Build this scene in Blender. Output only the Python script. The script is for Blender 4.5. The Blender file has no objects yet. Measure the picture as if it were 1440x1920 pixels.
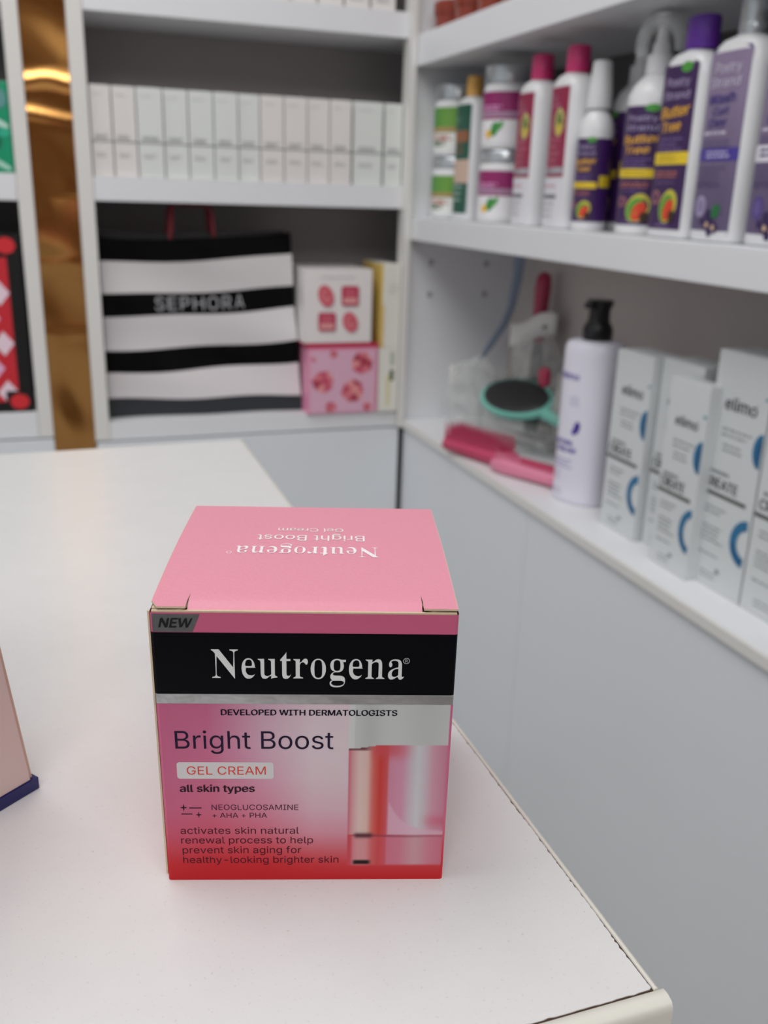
import bpy, bmesh, math, random, os
from math import sin, cos, pi, radians
from mathutils import Vector, Matrix
from mathutils.geometry import tessellate_polygon
random.seed(4)
SC = bpy.context.scene
COL = SC.collection

# ---------------------------------------------------------------- camera
cam = bpy.data.cameras.new('camera')
cam.sensor_fit = 'VERTICAL'; cam.sensor_height = 24.0; cam.sensor_width = 18.0
cam.lens = 1753.9 / 1920 * 24.0
cam.clip_start = 0.01
cam.dof.use_dof = True
cam.dof.focus_distance = 0.240
cam.dof.aperture_fstop = 11.0
cam.dof.aperture_blades = 0
cam_ob = bpy.data.objects.new('camera', cam)
COL.objects.link(cam_ob)
_p, _y, _r = radians(18.72), radians(-19.79), radians(1.81)
_f = Vector((0, cos(_p), -sin(_p))); _u = Vector((0, sin(_p), cos(_p))); _x = Vector((1, 0, 0))
_x, _u = cos(_r) * _x + sin(_r) * _u, -sin(_r) * _x + cos(_r) * _u
_M = Matrix.Rotation(_y, 3, 'Z')
_x, _u, _f = _M @ _x, _M @ _u, _M @ _f
cam_ob.matrix_world = Matrix(((_x[0], _u[0], -_f[0], 0), (_x[1], _u[1], -_f[1], 0), (_x[2], _u[2], -_f[2], 0.174), (0, 0, 0, 1)))
SC.camera = cam_ob

# ---------------------------------------------------------------- world and lights
w = bpy.data.worlds.new('shop_ambient'); SC.world = w; w.use_nodes = True
w.node_tree.nodes['Background'].inputs[0].default_value = (0.90, 0.95, 1.0, 1)
w.node_tree.nodes['Background'].inputs[1].default_value = 0.53


def area(name, loc, aim, sx, sy, power, col):
    l = bpy.data.lights.new(name, 'AREA'); l.shape = 'RECTANGLE'; l.size = sx; l.size_y = sy
    l.energy = power; l.color = col
    o = bpy.data.objects.new(name, l); COL.objects.link(o)
    o.location = loc
    o.rotation_euler = (Vector(aim) - Vector(loc)).to_track_quat('-Z', 'Y').to_euler()
    return o


area('ceiling_lamp', (-0.50, 0.80, 1.75), (-0.40, 0.80, 0), 1.3, 1.1, 17, (1.0, 0.985, 0.96))
area('ceiling_lamp', (-0.2, -1.5, 1.75), (0.0, -0.6, 0), 2.0, 1.0, 38, (1.0, 0.985, 0.97))
SC.view_settings.view_transform = 'Standard'
SC.view_settings.look = 'None'
SC.view_settings.gamma = 1.0
SC.view_settings.use_curve_mapping = False
SC.view_settings.exposure = 0.0


# ---------------------------------------------------------------- colour and material helpers
def lin(c):
    c = c / 255.0
    return c / 12.92 if c <= 0.04045 else ((c + 0.055) / 1.055) ** 2.4


def L(r, g, b):
    return (lin(r), lin(g), lin(b), 1.0)


def mat(name, rgb, rough=0.5, metal=0.0, coat=0.0, noise=0.0, nscale=30.0, bump=0.0, bscale=200.0, alpha=1.0, spec=0.5, trans=0.0):
    m = bpy.data.materials.new(name); m.use_nodes = True
    nt = m.node_tree; b = nt.nodes['Principled BSDF']
    b.inputs['Base Color'].default_value = L(*rgb)
    b.inputs['Roughness'].default_value = rough
    b.inputs['Metallic'].default_value = metal
    b.inputs['Coat Weight'].default_value = coat
    b.inputs['Specular IOR Level'].default_value = spec
    b.inputs['Alpha'].default_value = alpha
    b.inputs['Transmission Weight'].default_value = trans
    tc = nt.nodes.new('ShaderNodeTexCoord')
    if noise:
        n = nt.nodes.new('ShaderNodeTexNoise'); n.inputs['Scale'].default_value = nscale; n.inputs['Detail'].default_value = 4
        mp = nt.nodes.new('ShaderNodeMapRange')
        mp.inputs['To Min'].default_value = 1 - noise; mp.inputs['To Max'].default_value = 1 + noise
        mx = nt.nodes.new('ShaderNodeVectorMath'); mx.operation = 'SCALE'
        mx.inputs[0].default_value = L(*rgb)[:3]
        nt.links.new(tc.outputs['Object'], n.inputs['Vector'])
        nt.links.new(n.outputs['Fac'], mp.inputs['Value'])
        nt.links.new(mp.outputs['Result'], mx.inputs['Scale'])
        nt.links.new(mx.outputs['Vector'], b.inputs['Base Color'])
    if bump:
        n = nt.nodes.new('ShaderNodeTexNoise'); n.inputs['Scale'].default_value = bscale; n.inputs['Detail'].default_value = 3
        bp = nt.nodes.new('ShaderNodeBump'); bp.inputs['Strength'].default_value = bump; bp.inputs['Distance'].default_value = 0.001
        nt.links.new(tc.outputs['Object'], n.inputs['Vector'])
        nt.links.new(n.outputs['Fac'], bp.inputs['Height'])
        nt.links.new(bp.outputs['Normal'], b.inputs['Normal'])
    return m


def print_mat(name, rough, coat=0.0, metal=0.0, spec=0.5):
    """ink on card or plastic: the flat print's colour is a colour attribute of the label mesh"""
    m = mat(name, (200, 200, 200), rough, metal, coat, spec=spec)
    a = m.node_tree.nodes.new('ShaderNodeVertexColor'); a.layer_name = 'ink'
    m.node_tree.links.new(a.outputs['Color'], m.node_tree.nodes['Principled BSDF'].inputs['Base Color'])
    return m


M = {
    'white_board': mat('white_melamine', (230, 231, 234), 0.38, noise=0.015, nscale=8, bump=0.05, bscale=300),
    'peg': mat('peg_cap_plastic', (170, 170, 176), 0.5),  # greyer than the white boards to stand in for the caps' slight shadows
    'edge': mat('pvc_edge', (226, 224, 220), 0.35),
    'back_panel': mat('grey_back_panel', (150, 145, 145), 0.6, noise=0.02),
    'dark_panel': mat('dark_back_panel', (92, 90, 90), 0.6, noise=0.02),
    'warm_panel': mat('warm_back_panel', (190, 182, 178), 0.6, noise=0.02),
    'grey_gloss': mat('grey_gloss_panel', (226, 230, 234), 0.22, noise=0.01, nscale=5),
    'floor': mat('floor_tile', (170, 165, 160), 0.4, noise=0.03),
    'wall': mat('wall_paint', (205, 203, 200), 0.7, noise=0.02),
    'cream_edge': mat('cream_edge_band', (212, 209, 200), 0.35, noise=0.02, nscale=60),
    'core': mat('chipboard_core', (70, 48, 30), 0.9, noise=0.4, nscale=900),
    'kraft': mat('uncoated_card_edge', (205, 186, 158), 0.9, noise=0.12, nscale=700),
    'card_white': mat('white_card', (226, 224, 221), 0.45, bump=0.05, bscale=600),
    'card_warm': mat('warm_white_card', (228, 223, 220), 0.5),
    'card_cool': mat('cool_white_card', (223, 226, 222), 0.5),
    'ivory': mat('ivory_card', (232, 230, 220), 0.45),
    'yellow': mat('yellow_card', (226, 196, 110), 0.5),
    'plastic_white': mat('white_plastic', (226, 226, 228), 0.28, spec=0.4),
    'plastic_pink': mat('pink_cap_plastic', (205, 50, 112), 0.3),
    'plastic_purple': mat('purple_cap_plastic', (92, 40, 150), 0.3),
    'plastic_lilac': mat('lilac_plastic', (230, 228, 240), 0.3),
    'plastic_black': mat('black_plastic', (16, 16, 18), 0.3),
    'tan': mat('tan_cap_plastic', (226, 172, 88), 0.35),
    'silver': mat('silver_lid', (190, 194, 198), 0.28, 0.75),
    'amber': mat('amber_red_plastic', (136, 48, 26), 0.18, coat=0.3, alpha=1.0),
    'clear': mat('clear_plastic', (225, 228, 228), 0.12, alpha=0.42),
    'film': mat('clear_film', (236, 238, 236), 0.14, alpha=0.26, bump=0.4, bscale=60),
    'pink_brush': mat('pink_brush_plastic', (198, 70, 106), 0.3),
    'light_pink': mat('pale_pink_plastic', (226, 136, 164), 0.22),
    'coral': mat('coral_plastic', (232, 92, 92), 0.35),
    'mint': mat('mint_plastic', (124, 200, 184), 0.25),
    'rose': mat('rose_handle_plastic', (168, 48, 80), 0.3),
    'blue_strap': mat('blue_strap', (150, 172, 200), 0.3, alpha=0.6),
    'dark_grey': mat('dark_grey_plastic', (52, 52, 54), 0.45),
    'red_cord': mat('red_ribbon', (122, 26, 40), 0.6),
    'navy': mat('navy_card', (18, 20, 88), 0.35),
    'beige_card': mat('beige_pink_card', (208, 190, 184), 0.5, noise=0.03, nscale=20),
    'beige_edge': mat('tan_card_edge', (204, 178, 160), 0.6),
    'magenta_card': mat('magenta_card', (200, 40, 80), 0.4),
    'ink': print_mat('printed_ink', 0.4),
    'ink_gloss': print_mat('varnished_print', 0.30, 0.0, spec=0.12),
    'ink_matt': print_mat('matt_print', 0.55),
}
# brushed foil of the front carton
m = mat('silver_foil', (214, 216, 219), 0.36, 1.0, bump=0.35, bscale=120, noise=0.04, nscale=200)
M['foil'] = m
m = mat('dark_foil', (128, 130, 134), 0.34, 0.8, bump=0.25, bscale=250, noise=0.12, nscale=400)
M['foil_dark'] = m
# laminate of the counter: white with fine grey specks
m = bpy.data.materials.new('white_laminate'); m.use_nodes = True
nt = m.node_tree; b = nt.nodes['Principled BSDF']; b.inputs['Roughness'].default_value = 0.27
tc = nt.nodes.new('ShaderNodeTexCoord')
n1 = nt.nodes.new('ShaderNodeTexNoise'); n1.inputs['Scale'].default_value = 900; n1.inputs['Detail'].default_value = 2
n2 = nt.nodes.new('ShaderNodeTexNoise'); n2.inputs['Scale'].default_value = 70; n2.inputs['Detail'].default_value = 3
r1 = nt.nodes.new('ShaderNodeValToRGB')
r1.color_ramp.elements[0].position = 0.22; r1.color_ramp.elements[0].color = L(202, 196, 192)
r1.color_ramp.elements[1].position = 0.36; r1.color_ramp.elements[1].color = L(214, 212, 212)
r2 = nt.nodes.new('ShaderNodeMapRange'); r2.inputs['To Min'].default_value = 0.955; r2.inputs['To Max'].default_value = 1.02
sc_ = nt.nodes.new('ShaderNodeVectorMath'); sc_.operation = 'SCALE'
for n_ in (n1, n2): nt.links.new(tc.outputs['Object'], n_.inputs['Vector'])
nt.links.new(n1.outputs['Fac'], r1.inputs['Fac']); nt.links.new(n2.outputs['Fac'], r2.inputs['Value'])
nt.links.new(r1.outputs['Color'], sc_.inputs[0]); nt.links.new(r2.outputs['Result'], sc_.inputs['Scale'])
nt.links.new(sc_.outputs['Vector'], b.inputs['Base Color'])
M['laminate'] = m
# polished brass sheet with a gentle wave
m = bpy.data.materials.new('brass_sheet'); m.use_nodes = True
nt = m.node_tree; b = nt.nodes['Principled BSDF']
b.inputs['Base Color'].default_value = L(214, 158, 92); b.inputs['Metallic'].default_value = 1.0; b.inputs['Roughness'].default_value = 0.16
M['brass'] = m


# ---------------------------------------------------------------- mesh helpers
def link(name, me, m, parent=None):
    o = bpy.data.objects.new(name, me); COL.objects.link(o)
    if m is not None: me.materials.append(M[m] if isinstance(m, str) else m)
    if parent is not None: o.parent = parent
    return o


def mesh(name, verts, faces, m, parent=None, smooth=False, auto=None):
    me = bpy.data.meshes.new(name); me.from_pydata([tuple(v) for v in verts], [], faces)
    bm = bmesh.new(); bm.from_mesh(me); bmesh.ops.recalc_face_normals(bm, faces=bm.faces); bm.to_mesh(me); bm.free()
    if smooth:
        me.polygons.foreach_set('use_smooth', [True] * len(me.polygons))
        if auto: me.set_sharp_from_angle(angle=radians(auto))
    me.update()
    return link(name, me, m, parent)


def box(name, lo, hi, m, parent=None, bev=0.0, rot=None, seg=2):
    bm = bmesh.new(); bmesh.ops.create_cube(bm, size=1)
    lo, hi = Vector(lo), Vector(hi)
    for v in bm.verts:
        v.co = Vector(((lo[i] + hi[i]) / 2 + v.co[i] * (hi[i] - lo[i])) for i in range(3))
    if bev: bmesh.ops.bevel(bm, geom=bm.edges[:], offset=bev, segments=seg, affect='EDGES', profile=0.7)
    if rot: bmesh.ops.rotate(bm, verts=bm.verts, cent=rot[0], matrix=Matrix.Rotation(rot[2], 3, rot[1]))
    me = bpy.data.meshes.new(name); bm.to_mesh(me); bm.free()
    return link(name, me, m, parent)


def prism(name, pts, z0, z1, m, parent=None):
    n = len(pts)
    V = [(p[0], p[1], z0) for p in pts] + [(p[0], p[1], z1) for p in pts]
    F = [tuple(range(n - 1, -1, -1)), tuple(range(n, 2 * n))] + [(i, (i + 1) % n, n + (i + 1) % n, n + i) for i in range(n)]
    return mesh(name, V, F, m, parent)


def sup(a, b, n, t):
    c, s = cos(t), sin(t)
    return (a * math.copysign(abs(c) ** (2.0 / n), c), b * math.copysign(abs(s) ** (2.0 / n), s))


def loft(name, secs, m, parent=None, seg=40, cx=0.0, cy=0.0, auto=35):
    """secs: (z, half width, half depth, superellipse exponent[, dx, dy])"""
    V, F = [], []
    for s in secs:
        z, a, b_, n = s[:4]; dx, dy = (s[4], s[5]) if len(s) > 4 else (0, 0)
        for i in range(seg):
            x, y = sup(a, b_, n, 2 * pi * i / seg)
            V.append((cx + dx + x, cy + dy + y, z))
    for k in range(len(secs) - 1):
        for i in range(seg):
            j = (i + 1) % seg
            F.append((k * seg + i, k * seg + j, (k + 1) * seg + j, (k + 1) * seg + i))
    F.append(tuple(range(seg - 1, -1, -1))); F.append(tuple((len(secs) - 1) * seg + i for i in range(seg)))
    return mesh(name, V, F, m, parent, True, auto)


def tube(name, path, r, m, parent=None, seg=10, flat=1.0):
    V, F = [], []
    P = [Vector(p) for p in path]
    R = r if isinstance(r, (list, tuple)) else [r] * len(P)
    up = Vector((0.13, 0.31, 0.94))
    for i, p in enumerate(P):
        d = (P[min(i + 1, len(P) - 1)] - P[max(i - 1, 0)]).normalized()
        s = d.cross(up)
        s = s.normalized() if s.length > 1e-4 else Vector((1, 0, 0))
        t = s.cross(d).normalized()
        for k in range(seg):
            a = 2 * pi * k / seg
            V.append(p + s * cos(a) * R[i] + t * sin(a) * R[i] * flat)
    for i in range(len(P) - 1):
        for k in range(seg):
            j = (k + 1) % seg
            F.append((i * seg + k, i * seg + j, (i + 1) * seg + j, (i + 1) * seg + k))
    F.append(tuple(range(seg - 1, -1, -1))); F.append(tuple((len(P) - 1) * seg + k for k in range(seg)))
    return mesh(name, V, F, m, parent, True, 50)


def thing(name, label, cat, loc=(0, 0, 0), rz=0.0, group=None):
    o = bpy.data.objects.new(name, None); COL.objects.link(o); o.empty_display_size = 0.02
    o.location = loc; o.rotation_euler = (0, 0, rz); o['label'] = label; o['category'] = cat
    if group: o['group'] = group
    return o


def tag(o, label, cat, group=None):
    o['label'] = label; o['category'] = cat
    if group: o['group'] = group
    return o


def struct(o):
    o['kind'] = 'structure'
    return o


def copy_thing(root, loc, rz=None, label=None):
    r = root.copy(); COL.objects.link(r); r.location = loc
    if rz is not None: r.rotation_euler = (0, 0, rz)
    if label: r['label'] = label
    for ch in list(root.children):
        c = ch.copy(); COL.objects.link(c); c.parent = r
        for g in list(ch.children):
            d = g.copy(); COL.objects.link(d); d.parent = c
    return r


# ---------------------------------------------------------------- lettering
FONT = None
try:
    FONT = bpy.data.fonts.load(os.path.join(bpy.utils.resource_path('LOCAL'), 'datafiles', 'fonts', 'Inter.woff2'))
except Exception:
    FONT = None
_tc = {}


def _inside(p, poly):
    c = False; n = len(poly)
    for i in range(n):
        a_, b_ = poly[i], poly[i - 1]
        if (a_[1] > p[1]) != (b_[1] > p[1]) and p[0] < (b_[0] - a_[0]) * (p[1] - a_[1]) / (b_[1] - a_[1]) + a_[0]: c = not c
    return c


def _outline(sp):
    pts = []; bp_ = sp.bezier_points; n = len(bp_)
    for i in range(n):
        p, q_ = bp_[i], bp_[(i + 1) % n]
        A, B_, C_, D = p.co, p.handle_right, q_.handle_left, q_.co
        chord = (D - A).length; net = (B_ - A).length + (C_ - B_).length + (D - C_).length
        k = 1 if net - chord < 0.0006 else 5
        for j in range(k):
            t_ = j / k; s_ = 1 - t_
            v = A * s_ ** 3 + B_ * (3 * s_ * s_ * t_) + C_ * (3 * s_ * t_ * t_) + D * t_ ** 3
            if not pts or (v.x - pts[-1][0]) ** 2 + (v.y - pts[-1][1]) ** 2 > 1e-7: pts.append((v.x, v.y))
    while len(pts) > 1 and (pts[0][0] - pts[-1][0]) ** 2 + (pts[0][1] - pts[-1][1]) ** 2 < 1e-7: pts.pop()
    return pts


_sp = {}


def _split(P):
    """cut a closed outline at its own crossings into simple loops"""
    n = len(P)
    for i in range(n):
        a_, b_ = P[i], P[(i + 1) % n]
        for j in range(i + 2, n):
            if i == 0 and j == n - 1: continue
            c_, d_ = P[j], P[(j + 1) % n]
            if max(a_[0], b_[0]) < min(c_[0], d_[0]) or max(c_[0], d_[0]) < min(a_[0], b_[0]) or max(a_[1], b_[1]) < min(c_[1], d_[1]) or max(c_[1], d_[1]) < min(a_[1], b_[1]): continue
            r_ = (b_[0] - a_[0], b_[1] - a_[1]); s_ = (d_[0] - c_[0], d_[1] - c_[1]); den = r_[0] * s_[1] - r_[1] * s_[0]
            if abs(den) < 1e-12: continue
            t_ = ((c_[0] - a_[0]) * s_[1] - (c_[1] - a_[1]) * s_[0]) / den; u_ = ((c_[0] - a_[0]) * r_[1] - (c_[1] - a_[1]) * r_[0]) / den
            if 1e-6 < t_ < 1 - 1e-6 and 1e-6 < u_ < 1 - 1e-6:
                X = (a_[0] + r_[0] * t_, a_[1] + r_[1] * t_)
                return _split(P[i + 1:j + 1] + [X]) + _split(P[j + 1:] + P[:i + 1] + [X])
    return [P]


def _loops(P):
    x0, y0 = P[0]; key = tuple((round(x - x0, 3), round(y - y0, 3)) for x, y in P)
    if key not in _sp: _sp[key] = _split([(x - x0, y - y0) for x, y in P])
    return [[(x + x0, y + y0) for x, y in l] for l in _sp[key]]


def glyph_mesh(s, off=0.0):
    """a word as flat pieces, each closed contour filled on its own, and its extents"""
    if s not in _tc:
        cu = bpy.data.curves.new('word', 'FONT'); cu.body = s; cu.size = 1.0
        if FONT: cu.font = FONT
        o = bpy.data.objects.new('word', cu); COL.objects.link(o)
        dg = bpy.context.evaluated_depsgraph_get()
        c2 = o.to_curve(dg, apply_modifiers=False)
        loops = []
        for sp in c2.splines:
            P = _outline(sp)
            if len(P) < 3: continue
            for Q in _loops(P):
                if len(Q) < 3: continue
                ar = sum(Q[i - 1][0] * Q[i][1] - Q[i][0] * Q[i - 1][1] for i in range(len(Q))) / 2
                if abs(ar) > 2e-5: loops.append((ar, Q))
        o.to_curve_clear(); bpy.data.objects.remove(o); bpy.data.curves.remove(cu)
        sg = 1 if max(loops, key=lambda l: abs(l[0]))[0] > 0 else -1
        outer = [P for a_, P in loops if a_ * sg > 0]; holes = []
        for a_, P in loops:
            if a_ * sg <= 0:
                mx = sum(p[0] for p in P) / len(P); my = sum(p[1] for p in P) / len(P)
                holes.append([(mx + (x - mx) * 0.995, my + (y - my) * 0.995) for x, y in P])
        vs, fs, lay = [], [], []; sets = [[], [], []]
        for k, P in enumerate(outer):
            group = [P] + [h for h in holes if _inside((sum(p[0] for p in h) / len(h), sum(p[1] for p in h) / len(h)), P)]
            sets[k % 3] += group
        for k, S_ in enumerate(sets):
            if not S_: continue
            cu = bpy.data.curves.new('fill', 'CURVE'); cu.dimensions = '2D'; cu.fill_mode = 'BOTH'
            for g in S_:
                sp = cu.splines.new('POLY'); sp.points.add(len(g) - 1); sp.use_cyclic_u = True
                sp.points.foreach_set('co', [v for x, y in g for v in (x, y, 0, 1)])
            o = bpy.data.objects.new('fill', cu); COL.objects.link(o)
            me = bpy.data.meshes.new_from_object(o.evaluated_get(bpy.context.evaluated_depsgraph_get())); b0 = len(vs)
            vs += [(v.co.x, v.co.y) for v in me.vertices]; fs += [tuple(b0 + i for i in p.vertices) for p in me.polygons]
            lay += [k * 0.25] * (len(vs) - b0)
            bpy.data.objects.remove(o); bpy.data.curves.remove(cu); bpy.data.meshes.remove(me)
        _tc[s] = (vs, fs, min(v[0] for v in vs), max(v[0] for v in vs), lay)
    return _tc[s]


SERIF = {"N":[494,[[410,-11,109,350,98,79,99,62,101,49,105,38,112,31,122,26,134,22,149,19,160,18,166,0,19,0,26,18,30,18,40,19,49,21,58,23,65,26,71,30,76,35,80,41,82,49,84,57,85,67,85,79,85,388,67,407,56,421,47,429,40,433,25,438,19,455,151,455,388,169,400,377,400,389,399,399,397,407,395,414,391,420,386,425,379,428,372,432,364,434,355,436,344,437,339,438,332,455,478,455,473,438,462,437,448,434,436,430,427,425,420,417,416,407,414,393,413,377,413,-11]]],"e":[301,[[153,-10,137,-9,122,-5,108,1,94,10,82,22,71,35,61,51,52,68,45,88,41,109,38,132,36,157,38,180,41,201,46,222,53,240,62,258,72,273,83,286,96,298,110,307,125,313,141,317,157,318,181,316,202,309,220,297,236,280,249,259,258,234,264,206,266,173,282,166,111,166,106,112,124,73,156,50,198,42,224,45,246,53,266,67,273,86,268,72,246,36,218,11,188,-5],[114,192,206,192,218,215,218,235,216,252,213,266,209,277,201,286,190,292,176,296,159,297,132,291,112,273,102,244,99,204]]],"u":[375,[[131,-10,112,-8,98,-3,87,5,79,17,72,32,67,51,64,72,63,97,63,248,62,259,61,268,58,276,54,282,46,287,36,291,24,293,26,294,13,310,127,310,125,74,125,66,128,58,132,52,138,46,146,41,155,38,166,36,178,36,196,37,214,43,229,53,245,66,245,248,245,260,243,269,240,277,235,283,226,288,215,291,203,293,204,294,191,310,309,310,307,70,307,59,309,51,313,44,319,39,327,35,337,33,347,31,345,30,351,13,330,11,297,7,261,0,241,-10,245,40,207,29,198,19,189,11,178,3,167,-3,155,-7,144,-9]]],"t":[228,[[123,-9,106,-8,93,-4,82,2,74,10,68,22,63,36,60,52,59,71,59,279,27,279,29,300,96,369,109,384,121,398,130,412,134,424,134,424,135,310,203,310,203,279,134,279,133,82,134,72,135,64,137,57,140,51,144,46,151,43,159,41,169,40,183,42,197,49,207,60,209,74,211,66,196,33,176,9,152,-5]]],"r":[288,[[19,0,30,16,30,17,40,19,48,22,56,26,61,30,64,37,66,46,66,56,66,252,66,263,65,273,62,280,57,285,50,288,41,291,31,293,33,294,23,310,140,310,132,252,166,267,176,280,185,292,195,301,206,309,215,314,224,317,233,318,244,317,253,315,260,310,266,304,270,296,273,287,275,277,276,266,275,257,273,248,271,241,268,234,264,229,260,225,254,223,248,222,242,223,237,224,234,227,233,231,218,250,213,254,206,257,197,259,188,260,177,259,167,255,158,249,150,241,143,231,139,220,136,207,135,192,135,56,136,45,138,37,143,30,150,25,159,22,170,19,182,17,186,16,196,0]]],"o":[336,[[169,-10,149,-9,131,-5,115,2,99,11,85,23,73,37,62,53,53,70,45,89,40,110,37,131,36,154,37,177,40,199,45,219,53,239,62,256,73,272,85,286,99,297,115,306,131,313,149,317,168,318,187,317,205,313,221,307,236,298,250,286,263,273,273,257,283,240,290,221,296,200,299,178,300,154,299,130,296,108,290,88,283,68,273,51,263,36,250,22,237,11,221,2,205,-5,188,-9],[169,11,186,13,202,18,215,27,224,39,228,47,231,56,233,68,234,81,237,154,236,194,233,227,229,253,223,271,214,283,202,292,186,297,169,299,150,297,134,292,121,283,112,271,107,253,103,227,101,194,100,154,103,82,104,68,106,56,109,47,113,39,122,27,135,18,151,13]]],"g":[327,[[146,-140,117,-139,92,-136,72,-130,56,-122,44,-111,36,-100,32,-88,31,-74,33,-59,39,-46,52,-35,85,-26,59,-14,48,-1,42,14,40,30,41,42,44,54,48,64,54,74,63,83,75,92,91,101,117,110,77,128,56,150,43,179,39,212,40,228,43,242,47,255,53,268,61,279,71,289,82,298,94,305,108,311,124,315,140,317,157,318,175,317,193,315,210,310,232,304,310,304,307,268,262,268,264,253,270,237,273,221,275,204,274,189,271,176,267,163,262,151,255,140,247,131,237,123,226,116,214,110,201,106,187,104,172,103,158,103,142,104,131,103,120,102,110,99,102,94,94,89,89,84,85,78,84,71,89,61,103,55,120,50,141,49,175,49,200,48,221,47,239,44,254,40,266,35,276,29,283,22,289,13,293,3,296,-9,298,-22,299,-37,296,-60,290,-80,279,-98,263,-113,242,-125,215,-134,183,-139],[157,124,173,126,187,130,198,136,206,146,211,158,214,173,216,190,217,211,216,232,214,249,211,264,206,276,198,285,187,292,173,296,157,297,142,296,128,292,117,285,109,276,103,264,100,249,98,232,97,211,98,190,100,173,103,158,108,146,116,136,128,130,142,126],[161,-116,208,-113,245,-104,271,-88,280,-66,279,-58,275,-51,267,-45,257,-41,246,-38,234,-36,220,-35,205,-34,96,-34,75,-42,65,-52,58,-62,56,-72,58,-81,65,-89,74,-97,86,-103,101,-109,118,-113,138,-115]]],"a":[344,[[255,-10,237,-7,227,1,220,15,200,35,167,16,145,2,121,-6,95,-9,82,-7,70,-4,60,3,52,11,46,22,41,34,38,48,37,63,39,84,46,104,57,121,73,136,96,150,125,164,161,177,213,190,216,241,215,254,212,266,207,275,199,282,189,288,176,292,163,295,148,296,126,294,107,290,93,283,88,274,99,256,103,250,105,243,106,237,106,231,105,222,104,215,102,208,99,202,94,197,90,193,84,191,77,191,70,191,65,194,61,198,57,203,54,210,52,218,50,227,50,236,51,248,53,259,57,269,62,278,69,287,78,295,89,302,101,308,114,312,129,316,145,318,162,318,193,317,219,312,238,304,252,292,262,277,269,259,274,236,276,210,276,62,278,40,283,37,290,36,297,35,305,34,312,35,319,36,325,38,310,42,313,28,301,11,286,-1,271,-8],[149,34,159,34,167,35,174,38,182,41,190,45,198,50,205,56,216,63,215,169,156,157,126,139,107,114,101,84,104,62,112,46,129,37]]],"n":[381,[[20,0,33,16,30,17,40,19,50,22,58,26,64,31,67,37,69,46,69,56,69,253,69,263,67,271,64,278,59,284,52,288,42,291,31,293,34,294,21,310,142,310,136,267,179,290,198,306,219,315,242,318,275,312,295,292,309,258,313,212,313,56,314,46,316,38,319,31,324,26,331,22,341,19,351,17,348,16,362,0,204,0,218,16,209,16,226,19,242,26,250,38,252,56,252,217,252,230,250,241,248,250,244,258,237,264,227,268,215,270,202,271,183,269,164,262,148,251,131,235,131,56,131,46,133,38,136,31,140,26,148,22,158,19,168,17,165,16,178,0]]]}
CAPH = max(v[1] for v in glyph_mesh('H')[0])


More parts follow.
